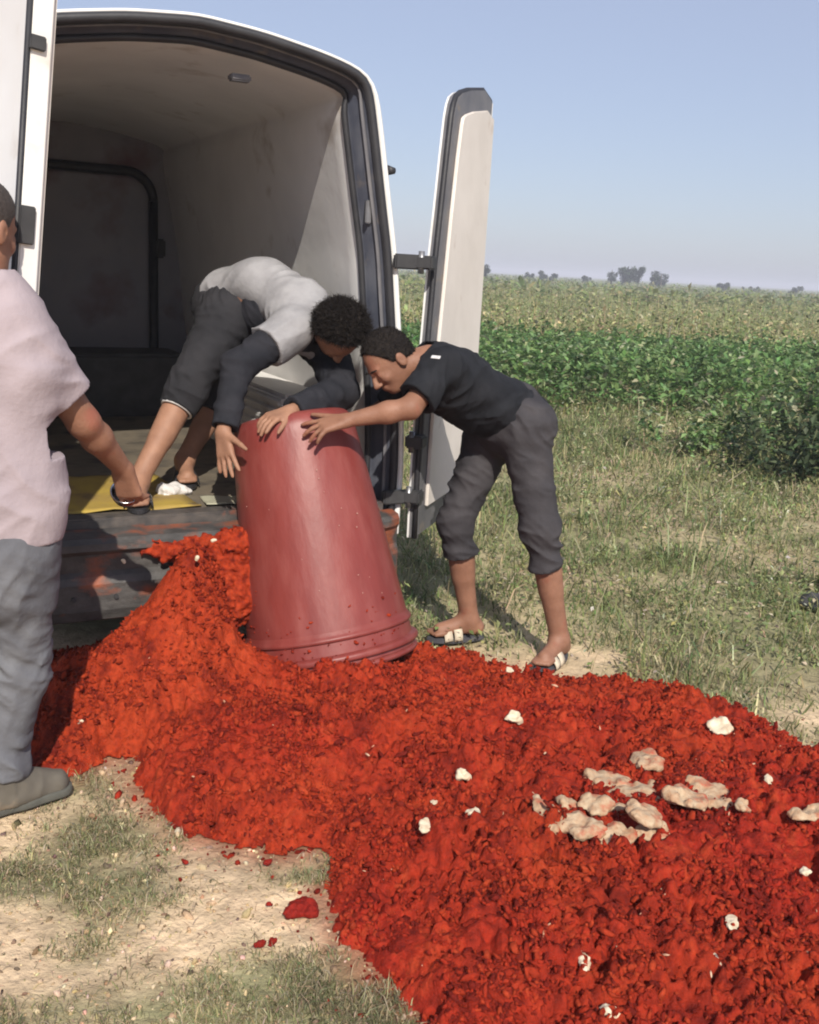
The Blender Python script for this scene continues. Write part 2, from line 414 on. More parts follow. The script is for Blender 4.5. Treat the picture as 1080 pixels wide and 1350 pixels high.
def seal(name, inset, y, r, n=8):
    R0 = ring(inset, y, .52); t = np.linspace(0, 2 * np.pi, n, endpoint=False); rings = []
    for a in t:
        p = prof + pn * (inset * (1 - .42 * np.abs(pn[:, 1:])) + r * np.cos(a)); p[:, 1] = np.maximum(p[:, 1], .52)
        rings.append(np.stack([p[:, 0], np.full(len(p), y + r * np.sin(a)), p[:, 1]], 1))
    rings.append(rings[0]); lofted(name, rings, M['rubber'])
seal('outer_rubber_seal', .056, .002, .019)
seal('inner_rubber_seal', .140, .092, .014)
v, q = loft([ring(.082, .022, .6), ring(.090, .016, .6), ring(.098, .022, .6)]); link('frame_bead', new_mesh('frame_bead', v, q), M['doorframe'], van)
# lining of the load bay: right wall, ceiling and left wall in one bent sheet
LD = 3.0
lofted('inner_lining', [ring(.142, .095, .58), ring(.150, .11, .58), ring(.152, .2, .58)] + [ring(.152, y, .58) for y in np.linspace(.5, LD, 6)], M['lining'])
# partition to the cab
pp = ring(.15, LD - .004, .58)
link('partition', new_mesh('partition', np.concatenate([pp, [[0, LD - .004, 1.3]]]), np.array([(j + 1, j, len(pp)) for j in range(len(pp) - 1)] + [(0, len(pp) - 1, len(pp))]), smooth=False), M['partition'], van)
# rounded doorway frame in the partition
def rrect(x0, x1, z0, z1, r, n=8):
    P = []
    for cx, cz, a0 in ((x1 - r, z1 - r, 0), (x0 + r, z1 - r, 90), (x0 + r, z0 + r, 180), (x1 - r, z0 + r, 270)):
        for a in np.linspace(a0, a0 + 90, n): P.append((cx + r * math.cos(R_(a)), cz + r * math.sin(R_(a))))
    return P
pa = rrect(-.76, .53, .64, 2.07, .17); pts = np.array([(x, LD - .03, z) for x, z in pa + pa[:1]])
v, q = tube(pts, .03, 8); link('partition_frame', new_mesh('partition_frame', v, q), M['rubber'], van)
bm = prism_bm(rrect(-.72, .49, .68, 2.03, .15), LD - .02, LD - .012); bm_obj('partition_door', bm, M['partition'], van)
box('door_latch', (.54, LD - .07, 1.55), (.60, LD - .03, 1.67), M['dark'], van, .012)
box('floor', (-.765, .02, .545), (.765, LD, .60), M['vfloor'], van, .004)
box('underbody', (-.86, .03, .36), (.86, 3.4, .54), M['dark'], van, .02)
box('rear_sill', (-.80, -.035, .555), (.80, .06, .606), mat('worn_sill', (.055, .052, .052), (.11, .095, .085), rough=.45, scale=20, dirt=(.22, .065, .035), dscale=9, dlo=.58, dhi=.72), van, .008)
# ridged wheel-arch cover along the right wall
wa = box('wheel_arch_cover', (.50, .42, .60), (.745, 1.55, 1.00), M['lining'], van, .02)
for i in range(8):
    z = .64 + i * .044
    box('rib', (.487, .44, z), (.4995, 1.53, z + .026), M['lining'], wa, .005)
box('load_bench', (-.70, 2.45, .60), (.62, LD - .08, .98), M['dark'], van, .02)
box('roof_lamp', (.16, .13, 2.225), (.24, .18, 2.25), M['doorframe'], van, .006)
# bumper: lofted profile across the width
def bumper():
    pr = [(-.02, .545), (-.05, .572), (-.165, .566), (-.188, .55), (-.190, .525), (-.165, .505), (-.160, .44), (-.178, .425), (-.19, .40), (-.19, .30), (-.178, .262), (-.14, .245), (-.03, .25)]
    rings = []
    for u in np.linspace(-.93, .84, 29):
        e = max(0, abs(u + .045) - .68) / .21
        rings.append(np.array([(u, y * (1 - .45 * e * e), z) for y, z in pr]))
    v, q = loft(rings); n = len(pr); m = len(v)
    return link('bumper', new_mesh('bumper', v, [q, np.array([(j, j + 1, 0) for j in range(1, n - 1)] + [(m - n, m - n + j + 1, m - n + j) for j in range(1, n - 1)])], smooth=False), None, van)
bmp = bumper()
mb = mat('bumper_grimy', (.085, .08, .076), (.045, .043, .042), rough=.6, scale=12, bump=.004, bscale=40, dirt=(.26, .075, .035), dscale=7, dlo=.52, dhi=.68, stretch=(1.0, 1.0, 1.5))
bmp.data.materials.append(mb)
for x in (-.5, -.35, .3):
    b2 = bmesh.new(); bmesh.ops.create_cone(b2, cap_ends=True, segments=10, radius1=.009, radius2=.009, depth=.012, matrix=Matrix.Translation((x, -.193, .35)) @ Matrix.Rotation(R_(90), 4, 'X'))
    bm_obj('bolt', b2, M['dark'], bmp)
# doors ----------------------------------------------------------------
hp = np.array(half)
def door(sgn, ang, label):
    """door built with its hinge line at the local origin; local +x runs to the free edge, inner face on -y*sgn"""
    d = empty('rear_door', (0, 0, 0)); d.parent = van
    d.location = (sgn * .93, -.022, 0); d.rotation_euler = (0, 0, R_(ang)); d['label'] = label
    if sgn < 0:                                                      # hinge line leans inwards with the body side
        d.location.x = -1.055; d.rotation_mode = 'QUATERNION'; d.rotation_quaternion = (Matrix.Rotation(R_(5.2), 3, 'Y') @ Matrix.Rotation(R_(ang), 3, 'Z')).to_quaternion()
    edge = [(.93 - u - .004, z) for u, z in hp if z >= .45]          # hinge edge up and over the top
    outer = [e for e in edge if e[0] < .82] + [(.83, 2.37), (.83, .46), (.02, .46)]
    outer = [(x, z - .02) for x, z in outer]
    s = sgn
    bm_obj('outer_skin', prism_bm(outer, 0.004 * s, (.012 if s > 0 else .030) * s), M['paint'], d)
    bm_obj('inner_frame', prism_bm([(x + .004, z) for x, z in outer[:-3]] + [(.826, 2.345), (.826, .445), (.024, .445)], .003 * s, -.036 * s), M['doorframe'], d)
    up = [(x, z) for x, z in outer[:-3]]
    P = np.array(up); T = np.gradient(P, axis=0); T /= np.linalg.norm(T, axis=1)[:, None]; Nn = np.stack([T[:, 1], -T[:, 0]], 1)
    ins = .085; wob = .006
    Q = P + Nn * ins; Q = [(x + wob * math.sin(z * 9), z) for x, z in Q if z < 2.33 and .05 < x < .79 and z > .55]
    tr = [(.10, .56)] + Q + [(.822, 2.27), (.822, .56)]
    bm_obj('trim_panel', prism_bm(tr, -.037 * s, -.052 * s, .005), M['trim'], d)
    # rubber edge seal round the hinge side and the top
    pts = np.array([(x, -.022 * s, z) for x, z in up] + [(.83, -.022 * s, 2.35)])
    v, q = tube(pts, .013, 6); link('edge_seal', new_mesh('edge_seal', v, q), M['rubber'], d)
    for z in (.62, 1.60, 2.06 if s < 0 else 0.86):
        h = box('hinge', (-.035, -.05, z - .028), (.045, .028, z + .028), M['dark'], d, .008)
        b2 = bmesh.new(); bmesh.ops.create_cone(b2, cap_ends=True, segments=12, radius1=.013, radius2=.013, depth=.09, matrix=Matrix.Translation((-.022, 0, z))); bm_obj('pin', b2, M['metal'], h, True)
    box('edge_strip', (.8305, min(-.036 * s, .018 * s), .47), (.842, max(-.036 * s, .018 * s), 2.345), M['paint'], d, .003)
    pts = np.array([(.834, .025 * s, 2.34), (.834, .025 * s, .47)]); v, q = tube(pts, .009, 6); link('free_edge_seal', new_mesh('free_edge_seal', v, q), M['rubber'], d)
    for z, h in ((2.12, .018), (1.66, .05), (.9, .03)): box('latch', (.8425, -.026, z - h), (.856, .016, z + h), M['dark'], d, .003)
    return d
door(1, 45.0, 'opened rear door with cream inner trim and dark hinge edge')
door(-1, -75.5, 'half-open rear door at the picture edge with white outer skin')
def hinge_leaf(u0, u1, y0, y1, z):
    box('hinge_leaf', (u0, y0, z - .03), (u1, y1, z + .03), M['dark'], van, .006)
for z in (.62, 1.60): hinge_leaf(.80, .92, -.035, -.008, z)
for z in (.62, 1.60): hinge_leaf(-.92, -.80, -.035, -.008, z)
b2 = bmesh.new(); bmesh.ops.create_cone(b2, cap_ends=True, segments=12, radius1=.02, radius2=.012, depth=.03, matrix=Matrix.Translation((.792, .03, 1.95)) @ Matrix.Rotation(R_(90), 4, 'Y'))
bm_obj('door_stop', b2, M['rubber'], van, True)
box('lock_striker', (.69, .03, 1.74), (.715, .05, 1.83), M['metal'], van, .004)
# wheels
def wheel(x, y):
    b2 = bmesh.new(); ring_pts = [(.11, .19), (.12, .30), (.095, .335), (0, .342), (-.095, .335), (-.12, .30), (-.11, .19)]
    rings = [np.array([(a, r * math.cos(t_), r * math.sin(t_)) for t_ in np.linspace(0, 2 * np.pi, 32, endpoint=False)]) for a, r in ring_pts]
    v, q = loft(rings, closed=True); b2.free()
    w = link('wheel', new_mesh('wheel', v, q), M['rubber'], van); w.location = (x, y, .342)
    b3 = bmesh.new(); bmesh.ops.create_cone(b3, cap_ends=True, segments=24, radius1=.2, radius2=.2, depth=.16, matrix=Matrix.Rotation(R_(90), 4, 'Y')); bm_obj('rim', b3, M['metal'], w)
for x in (-.76, .76):
    wheel(x, .95); wheel(x, 4.25)
# load-bay odds and ends
def sheet(name, pts, z, m, label, cat, amp=.012, thick=.004):
    """crumpled sheet lying on the van floor; outline corners given in the van frame"""
    pts = np.array(pts, float); n = 14
    s = np.linspace(0, 1, n); A, B = np.meshgrid(s, s)
    P = (1 - A)[..., None] * (1 - B)[..., None] * pts[0] + A[..., None] * (1 - B)[..., None] * pts[1] + A[..., None] * B[..., None] * pts[2] + (1 - A)[..., None] * B[..., None] * pts[3]
    zz = z + amp * (.6 + n2(P[..., 0], P[..., 1], 7, len(name), 3))
    W = np.array([vworld(P[i, j, 0], P[i, j, 1], zz[i, j]) for i in range(n) for j in range(n)])
    k = np.arange(n * n).reshape(n, n); q = np.stack([k[:-1, :-1].ravel(), k[:-1, 1:].ravel(), k[1:, 1:].ravel(), k[1:, :-1].ravel()], 1)
    c = W.mean(0); o = link(name, new_mesh(name, W - c, q), m); o.location = Vector(c.tolist())
    md = o.modifiers.new('thickness', 'SOLIDIFY'); md.thickness = thick
    return tag(o, label, cat)
m_y = mat('yellow_board', (.42, .30, .05), (.30, .20, .06), rough=.7, scale=5, dirt=(.16, .11, .05), dscale=6)
m_p = mat('pale_sheet', (.42, .41, .30), (.33, .32, .24), rough=.8, scale=7)
m_w = mat('white_rag', (.72, .70, .68), (.55, .52, .50), rough=.9, scale=14, bump=.004)
sheet('floor_mat', [(-.70, .068), (.04, .068), (.0, .70), (-.70, .78)], .603, m_y, 'yellow stained mat lying on the van floor behind the pink shirt', 'mat')
sheet('cardboard_sheet', [(.06, .065), (.36, .065), (.30, .22), (.08, .24)], .606, m_p, 'pale green-grey flat sheet on the van sill beside the barrel', 'sheet', .010)

# ------------------------------------------------------------------ red paste
step = .0078
px_ = np.arange(-1.62, 2.25, step); py_ = np.arange(1.38, 4.3, step)
PX, PY = np.meshgrid(px_, py_)
def paste_height(x, y, fine=True):
    sd = polysd(x, y, OUT) + .035 * n2(x, y, 9, 3.3, 4) + .012 * n2(x, y, 40, 1.3, 2)
    base = .066 + .022 * n2(x, y, 2.4, 1.7, 3)
    blobs = [(-.79, 3.58, .18, .26, .27), (-.76, 3.70, .13, .18, .16), (-.92, 3.46, .30, .30, .13), (-1.12, 3.30, .24, .25, .07)]
    mound = 0
    for a, b, c, d, h in blobs: mound = mound + h * np.exp(-(((x - a) / c) ** 2 + ((y - b) / d) ** 2))
    gap = np.hypot(x + .29, y - 3.86); base = base + mound * np.clip((gap - .325) / .12, .10, 1)          # hollow along the barrel's side
    blobs = [(-.25, 3.52, .42, .17, .085), (.12, 3.2, .45, .35, .065), (.9, 3.3, .45, .30, .07), (.75, 2.55, .5, .35, .055), (1.35, 2.5, .45, .45, .06), (-.45, 3.0, .32, .26, .075), (.30, 2.50, .14, .12, .045),
             (1.32, 2.75, .22, .16, .06), (.62, 3.0, .2, .15, -.025), (.45, 2.1, .25, .15, .04), (-.1, 2.8, .2, .15, -.02)]
    for a, b, c, d, h in blobs: base = base + h * np.exp(-(((x - a) / c) ** 2 + ((y - b) / d) ** 2))
    k = np.clip(sd, 0, None)
    h = base * (1 - np.exp(-k / .055)) - .012 * np.exp(-np.abs(sd) / .02)
    if fine:
        wx = x + .030 * n2(x, y, 10, 2.2, 3) + .007 * n2(x, y, 55, 3.2, 2); wy = y + .030 * n2(x, y, 10, 8.2, 3) + .007 * n2(x, y, 55, 9.2, 2)
        a1, a2, i1 = worley2(wx, wy, 6.5, 1); b1, b2, i2 = worley2(wx + .35 * wy, wy, 21.0, 2)
        c1_, c2_, i3 = worley2(wx, wy - .3 * wx, 47.0, 3)
        sm_ = lambda t_: np.clip(t_, 0, 1) ** 2 * (3 - 2 * np.clip(t_, 0, 1))
        lump = .058 * (i1 - .5) * sm_((a2 - a1) * 1.5) - .020 * np.exp(-(a2 - a1) / .16)
        g1, g2, i6 = worley2(wx - .3 * wy, wy + .1 * wx, 13.0, 9); lump += .024 * (i6 - .4) * sm_((g2 - g1) * 1.6) - .012 * np.exp(-(g2 - g1) / .18)
        lump += .018 * i2 * sm_((b2 - b1) * 1.7) - .010 * np.exp(-(b2 - b1) / .25)
        lump += .008 * (.3 - np.abs(n2(x, y, 26, 6.1, 3))) + .020 * n2(x, y, 7, 16.1, 2) + .006 * n2(x, y, 60, 19.1, 2)
        d1, d2, i4 = worley2(wx + .5 * wy, wy - .2 * wx, 19.0, 5); lump -= .034 * np.clip(i4 - .6, 0, 1) / .4 * np.exp(-(d1 / .26) ** 2)
        pit = n2(x, y, 15, 12.7, 3); lump -= .040 * np.clip(pit - .40, 0, .5) / .3
        calm = np.clip(.45 + 1.2 * (n2(x, y, 2.6, 21.0, 2) + .45), .30, 1.15)      # some smoother smeared areas
        h = h + lump * calm * np.clip(k / .05, 0, 1)
    return h, sd
PH, PSD = paste_height(PX, PY)
keep = (PSD > -.012)
idm = np.where(keep, np.cumsum(keep.ravel()).reshape(keep.shape) - 1, -1)
q = np.stack([idm[:-1, :-1].ravel(), idm[:-1, 1:].ravel(), idm[1:, 1:].ravel(), idm[1:, :-1].ravel()], 1); q = q[(q >= 0).all(1)]
pv = np.stack([PX, PY, PH], -1)[keep]
tone = np.clip(.5 + .75 * n2(pv[:, 0], pv[:, 1], 1.6, 31., 3) - .28 * (pv[:, 0] - .1) + .25 * (pv[:, 1] - 3.0), 0, 1)
fineT = .7 * n2(pv[:, 0], pv[:, 1], 38, 17., 3) + .7 * n2(pv[:, 0], pv[:, 1], 6, 27., 3)
def paste_col(tone, f):
    a = np.array([.32, .021, .0095]); b = np.array([.36, .039, .011]); d = np.array([.12, .009, .0055])
    c = a * (1 - tone[:, None]) + b * tone[:, None]
    w = np.clip(-f * 1.1 + .06, 0, .85)[:, None]; c = c * (1 - w) + d * w
    w = np.clip(f * .8 - .1, 0, .5)[:, None]; return (c * (1 - w) + np.array([.44, .063, .020]) * w) * .93
M['paste'] = mat('red_pepper_paste', (.4, .03, .01), rough=.72, attr=True, scale=60, bump=.007, bscale=140, spec=.14, rvar=.12)
PC = (0, 3.0, 0)
pile = empty('red_paste_pile', PC); tag(pile, 'spread-out heap of crumbly red pepper paste on the ground behind the van', 'paste', kind='stuff')
o = link('paste_mass', new_mesh('paste_mass', pv - np.array(PC), q, paste_col(tone, fineT)), M['paste'], pile); o['kind'] = 'stuff'
# crumbs
def ico():
    b2 = bmesh.new(); bmesh.ops.create_icosphere(b2, subdivisions=1, radius=1.0)
    v = np.array([x.co for x in b2.verts]); f = np.array([[w.index for w in x.verts] for x in b2.faces]); b2.free(); return v, f
IV, IF = ico()
def rand_rot(n, r):
    qn = r.normal(size=(n, 4)); qn /= np.linalg.norm(qn, axis=1)[:, None]; w, x, y, z = qn.T
    return np.stack([np.stack([1 - 2 * (y * y + z * z), 2 * (x * y - z * w), 2 * (x * z + y * w)], 1), np.stack([2 * (x * y + z * w), 1 - 2 * (x * x + z * z), 2 * (y * z - x * w)], 1),
                     np.stack([2 * (x * z - y * w), 2 * (y * z + x * w), 1 - 2 * (x * x + y * y)], 1)], 1)
def crumbs(pos, size, r, elong=1.8):
    n = len(pos); ix = np.argmin(1) if False else None
    j = 1 + .20 * r.normal(size=(n, len(IV), 1)); sc = np.stack([size * elong * r.uniform(.6, 1.2, n), size * r.uniform(.6, 1.1, n), size * r.uniform(.45, .9, n)], 1)
    v = np.einsum('nij,nkj->nki', rand_rot(n, r), IV[None] * j * sc[:, None, :]) + pos[:, None, :]
    f = IF[None] + (np.arange(n) * len(IV))[:, None, None]
    return v.reshape(-1, 3), f.reshape(-1, 3)
r1 = np.random.default_rng(21)
def hsample(x, y):
    i = np.clip(((y - py_[0]) / step).astype(int), 0, len(py_) - 1); j = np.clip(((x - px_[0]) / step).astype(int), 0, len(px_) - 1); return PH[i, j], PSD[i, j]
NC = 210000
cx = r1.uniform(-1.5, 2.0, NC); cy = 1.6 + 2.55 * r1.uniform(size=NC) ** 1.55; ch, cs = hsample(cx, cy)
dens = np.clip(.42 + 1.5 * n2(cx, cy, 5, 41., 3), .04, 1)
ok = (cs > .0) & (np.abs(cx) < .44 * cy + .15) & (r1.uniform(size=len(cx)) < dens); cx, cy, ch = cx[ok][:64000], cy[ok][:64000], ch[ok][:64000]
sz = r1.lognormal(math.log(.0047), .42, len(cx)).clip(.002, .014)
v, f = crumbs(np.stack([cx, cy, ch + sz * r1.uniform(-.1, .6, len(cx))], 1), sz, r1, 1.9)
ct = np.repeat(np.clip(.5 + .75 * n2(cx, cy, 1.6, 31., 3) - .28 * (cx - .1) + .25 * (cy - 3.0), 0, 1), len(IV)); cf = np.repeat(r1.normal(-.05, .60, len(cx)) + .5 * n2(cx, cy, 6, 27., 3), len(IV))
o = link('crumbs', new_mesh('crumbs', v - np.array(PC), f, paste_col(ct, cf), smooth=True), M['paste'], pile); o['kind'] = 'stuff'
# stray crumbs beyond the edge
sx = r1.uniform(-1.1, 1.6, 9000); sy = r1.uniform(1.75, 4.1, 9000); _, ss = hsample(sx, sy)
ok = (ss < 0) & (r1.uniform(size=len(sx)) < .75 * np.exp(ss / .06)); sx, sy = sx[ok], sy[ok]
EXT = np.array([(-.225, 2.26, .022), (-.20, 2.275, .02), (-.24, 2.24, .016), (-.19, 2.25, .015), (-.215, 2.285, .017), (-.30, 2.12, .012), (-.27, 2.13, .01), (-.33, 2.46, .011), (-.55, 2.44, .008), (-.30, 2.28, .008)])
sz = r1.lognormal(math.log(.005), .4, len(sx))
v, f = crumbs(np.stack([sx, sy, gz(sx, sy) + sz * .4], 1), sz, r1, 1.4)
o = link('stray_crumbs', new_mesh('stray_crumbs', v - np.array(PC), f, paste_col(np.full(len(v), .2), np.repeat(r1.normal(-.5, .3, len(sx)), len(IV)))), M['paste'], pile); o['kind'] = 'stuff'
cl = Field((-.62, 2.0, -.02), (-.1, 2.52, .08), .004)
for a, c, s_ in EXT: cl.ell((a, c, s_ * .25), (V(1, 0, 0), V(0, 1, 0), V(0, 0, 1)), (s_ * 1.2, s_, s_ * .8), .012)
cl.wrinkle(lambda P: .006 * fbm(P * 60, 3), .03); me = cl.mesh('fallen_clods', PC, 0); me.color_attributes.new(name='Col', type='FLOAT_COLOR', domain='POINT').data.foreach_set('color', np.tile(np.array([.24, .016, .010, 1], np.float32), len(me.vertices)))
o = link('fallen_clods', me, M['paste'], pile); o['kind'] = 'stuff'
n = 150; lx = r1.uniform(-1.0, 1.5, n); ly = r1.uniform(1.9, 4.0, n); lh, ls = hsample(lx, ly); ok = ls > .02; lx, ly, lh = lx[ok], ly[ok], lh[ok]
sz = r1.lognormal(math.log(.0030), .35, len(lx)); v, f = crumbs(np.stack([lx, ly, lh + .006], 1), sz, r1, 2.6)
o = link('pale_slivers', new_mesh('pale_slivers', v - np.array(PC), f), mat('pale_sliver', (.60, .42, .28), (.45, .20, .12), rough=.7, scale=12), pile); o['kind'] = 'stuff'
# smear caught on the bumper and sill
sm = Field(vworld(.19, -.2, .5) + V(-.55, -.45, -.42), vworld(.19, -.2, .5) + V(.5, .4, .16), .007)
for u, v_, z, a, b, c in ((-.09, -.20, .36, .12, .06, .10), (-.02, -.21, .30, .16, .08, .10), (-.16, -.185, .50, .16, .035, .055), (-.02, -.19, .50, .12, .05, .08), (-.02, -.20, .41, .13, .05, .09), (-.28, -.185, .51, .10, .022, .03),
                          (.05, -.19, .43, .06, .06, .11), (-.10, -.18, .44, .09, .03, .04)):
    ax = (V(math.cos(PHI), math.sin(PHI), 0), V(-math.sin(PHI), math.cos(PHI), 0), V(0, 0, 1)); sm.ell(vworld(u + .13, v_, z), ax, (a, b, c), .03)
sm.wrinkle(lambda P: .020 * fbm(P * 26, 3) + .010 * noise3(P * 75), .06)
me = sm.mesh('bumper_smear', PC, 0); n = len(me.vertices); co = np.empty(n * 3, np.float32); me.vertices.foreach_get('co', co); co = co.reshape(-1, 3)
ca = me.color_attributes.new(name='Col', type='FLOAT_COLOR', domain='POINT'); c4 = np.ones((n, 4), np.float32); c4[:, :3] = paste_col(np.full(n, .95), fbm(co * 40, 2)); ca.data.foreach_set('color', c4.ravel())
o = link('bumper_smear', me, M['paste'], pile); o['kind'] = 'stuff'

# ------------------------------------------------------------------ barrel
B0 = V(-.278, 3.85, .062); B1 = V(-.490, 4.03, .985)          # wide open rim, narrower closed end
ba = nrm(B1 - B0); BL = np.linalg.norm(B1 - B0)
bar = empty('red_barrel', B0)
tag(bar, 'dull red tapered plastic barrel tipped upside down onto the paste', 'barrel')
bq = Vector((0, 0, 1)).rotation_difference(Vector(ba.tolist())); bar.rotation_mode = 'QUATERNION'; bar.rotation_quaternion = bq
def lathe(name, pr, m, parent, n=72):
    t = np.linspace(0, 2 * np.pi, n, endpoint=False); rings = [np.stack([r * np.cos(t), r * np.sin(t), np.full(n, z)], 1) for r, z in pr]
    v, q = loft(rings, closed=True); return link(name, new_mesh(name, v, q), m, parent)
def smooth_prof(pts, n): 
    P = resample(pts, n)
    for _ in range(2): P[1:-1] = .25 * P[:-2] + .5 * P[1:-1] + .25 * P[2:]
    return P
m_bar = mat('barrel_plastic', (.215, .040, .033), (.18, .031, .026), rough=.46, scale=5, dirt=(.27, .078, .066), dscale=6, dlo=.45, dhi=.85, stretch=(2.2, 2.2, .7), bump=.0025, bscale=9, spec=.5, rvar=.07)
wallp = [(.335, .0)] + [(.335 - .086 * s - .006 * s * s, s * (BL - .07)) for s in np.linspace(.02, 1, 14)] + [(.235, BL - .035), (.217, BL - .010), (.178, BL), (.1, BL - .004), (.001, BL - .006)]
lathe('barrel_wall', smooth_prof(wallp, 90), m_bar, bar)
lathe('inner_wall', [(.322, .002), (.290, .3), (.228, BL - .08), (.001, BL - .06)], m_bar, bar)
lathe('rim_band', smooth_prof([(.327, .012), (.347, .014), (.353, .02), (.353, .034), (.347, .04), (.330, .046)], 24), m_bar, bar)
lathe('collar_ridge', smooth_prof([(.323, .088), (.336, .095), (.338, .105), (.330, .115), (.320, .135)], 20), m_bar, bar)
lathe('lip', smooth_prof([(.320, .004), (.340, -.004), (.346, -.014), (.338, -.026), (.320, -.022)], 20), m_bar, bar)

r3 = np.random.default_rng(77); n = 70; a = r3.uniform(-2.9, -.3, n); zz = np.abs(r3.normal(0, .10, n)) + .05; rr_ = .337 - .092 * zz / BL
v, f = crumbs(np.stack([rr_ * np.cos(a), rr_ * np.sin(a), zz], 1), r3.lognormal(math.log(.004), .4, n), r3, 1.5)
o = link('stuck_crumbs', new_mesh('stuck_crumbs', v, f, paste_col(np.full(len(v), .5), np.repeat(r3.normal(0, .5, n), len(IV)))), M['paste'], bar); o['kind'] = 'stuff'
n = 16; a = r3.uniform(-2.4, -.6, n); zz = r3.uniform(.15, .75, n); rr_ = .336 - .092 * zz / BL
v, f = crumbs(np.stack([rr_ * np.cos(a), rr_ * np.sin(a), zz], 1), r3.uniform(.0016, .0034, n), r3, 1.3)
o = link('dried_specks', new_mesh('dried_specks', v, f), mat('dried_speck', (.50, .30, .25), rough=.9), bar); o['kind'] = 'stuff'

# ------------------------------------------------------------------ people
M['skin'] = mat('skin_brown', (.29, .145, .092), (.22, .105, .066), rough=.58, scale=14, spec=.35, bump=.0015, bscale=120, dirt=(.27, .085, .055), dscale=9, dlo=.58, dhi=.78)
M['skin2'] = mat('skin_tan', (.34, .18, .115), (.27, .14, .09), rough=.58, scale=18, spec=.35, bump=.0015, bscale=120)
M['hair'] = mat('black_hair', (.010, .008, .008), (.024, .019, .016), rough=.75, scale=90, bump=.006, bscale=160, spec=.15)
def cloth(name, a, b, **k):
    k.setdefault('rough', .85); k.setdefault('scale', 11); k.setdefault('bump', .004); k.setdefault('bscale', 26); k.setdefault('spec', .15)
    return mat(name, a, b, **k)
def frame3(fwd, up):
    f = nrm(fwd); u = np.asarray(up, float); u = nrm(u - f * (u @ f)); r = np.cross(f, u); return f, u, r
def add_head(F, c, fwd, up, s=1.0):
    """skull, jaw, nose, brow, ears, lips; returns the frame"""
    f, u, r = frame3(fwd, up); ax = (f, r, u); c = np.asarray(c, float)
    F.ell(c + u * .035 * s - f * .008 * s, ax, np.array([.096, .076, .088]) * s, .02)
    F.ell(c - u * .035 * s + f * .022 * s, ax, np.array([.068, .060, .078]) * s, .03)
    F.ell(c - u * .088 * s + f * .058 * s, ax, np.array([.026, .028, .022]) * s, .025)      # chin
    F.ell(c + u * .018 * s + f * .078 * s, ax, np.array([.016, .046, .012]) * s, .016)      # brow
    for sd in (-1, 1):
        F.ell(c - u * .006 * s + f * .093 * s + r * .031 * s * sd, ax, np.array([.013, .017, .011]) * s, .006, op='sub')
        F.ell(c - u * .006 * s + f * .078 * s + r * .031 * s * sd, ax, np.array([.013, .014, .011]) * s, .004)   # eyeball under lid
        F.ell(c - u * .030 * s + f * .068 * s + r * .036 * s * sd, ax, np.array([.018, .018, .016]) * s, .02)    # cheek
        F.ell(c - u * .012 * s - f * .012 * s + r * .079 * s * sd, ax, np.array([.020, .010, .033]) * s, .006)   # ear
        F.ell(c - u * .012 * s - f * .006 * s + r * .091 * s * sd, ax, np.array([.009, .008, .018]) * s, .003, op='sub')
        F.ell(c - u * .040 * s + f * .100 * s + r * .012 * s * sd, ax, np.array([.012, .010, .008]) * s, .006)   # nostril wing
    F.cone(c + u * .008 * s + f * .090 * s, c - u * .036 * s + f * .113 * s, .0085 * s, .012 * s, .010)          # nose
    F.ell(c - u * .060 * s + f * .088 * s, ax, np.array([.011, .024, .007]) * s, .006)
    F.ell(c - u * .071 * s + f * .086 * s, ax, np.array([.011, .021, .007]) * s, .005)
    return f, u, r
def add_hand(F, w, d, n, t, curls, spread=.10, s=1.0, thumb=(.75, .7, -.25), tcurl=.35):
    """w wrist, d towards the fingers, n back of hand, t towards the thumb; curls: bend per finger in radians"""
    d = nrm(d); n = np.asarray(n, float); n = nrm(n - d * (n @ d)); tt = np.cross(n, d); tt = tt if tt @ np.asarray(t) > 0 else -tt
    w = np.asarray(w, float)
    offs = (.030, .010, -.011, -.030); L = (.072, .080, .074, .058)
    for i in range(4):
        kn = w + d * (.090 - .004 * abs(i - 1)) * s + tt * offs[i] * s + n * .003 * s
        F.cone(w + tt * offs[i] * .55 * s, kn, .0165 * s, .0120 * s, .014, margin=.03)
        p = kn; dd = nrm(d + tt * spread * (1.2 - i) * .9)
        for j, fr in enumerate((.46, .30, .24)):
            a = curls[i] * (.8, 1.0, .7)[j]
            dd = nrm(dd * math.cos(a) - n * math.sin(a)); q = p + dd * L[i] * fr * s
            F.cone(p, q, (.0100, .0092, .0084)[j] * s, (.0092, .0084, .0070)[j] * s, .003, margin=.02); p = q
    p = w + d * .020 * s + tt * .022 * s; dd = nrm(d * thumb[0] + tt * thumb[1] + n * thumb[2])
    for j, (l, ra, rb) in enumerate(((.046, .0165, .012), (.034, .0115, .010), (.028, .0098, .0075))):
        q = p + dd * l * s; F.cone(p, q, ra * s, rb * s, .008 if j == 0 else .003, margin=.025); p = q
        dd = nrm(dd + d * tcurl * .6 - n * tcurl * .4)
def add_foot(F, ank, toe_dir, s=1.0):
    d = nrm([toe_dir[0], toe_dir[1], 0]); sd = V(-d[1], d[0], 0); g = ank[2] - .075
    hl = V(*ank) - d * .035; hl[2] = g + .032
    F.cone(ank, hl, .038 * s, .034 * s, .02)
    b = V(*ank) + d * .13; b[2] = g + .026
    F.cone(V(*ank) + d * .01 - V(0, 0, .015), b, .036 * s, .027 * s, .03, sq=(sd, .98))
    F.cone(hl, b, .030, .026, .02)
    for i in range(5):
        o = (i - 2) * .0165; st = b + sd * o * .9 - d * .01; ln = (.052, .056, .05, .044, .036)[i]
        st[2] = g + .020; en = st + d * ln; en[2] = g + .014; F.cone(st, en, .0145, .0105, .006, margin=.03)
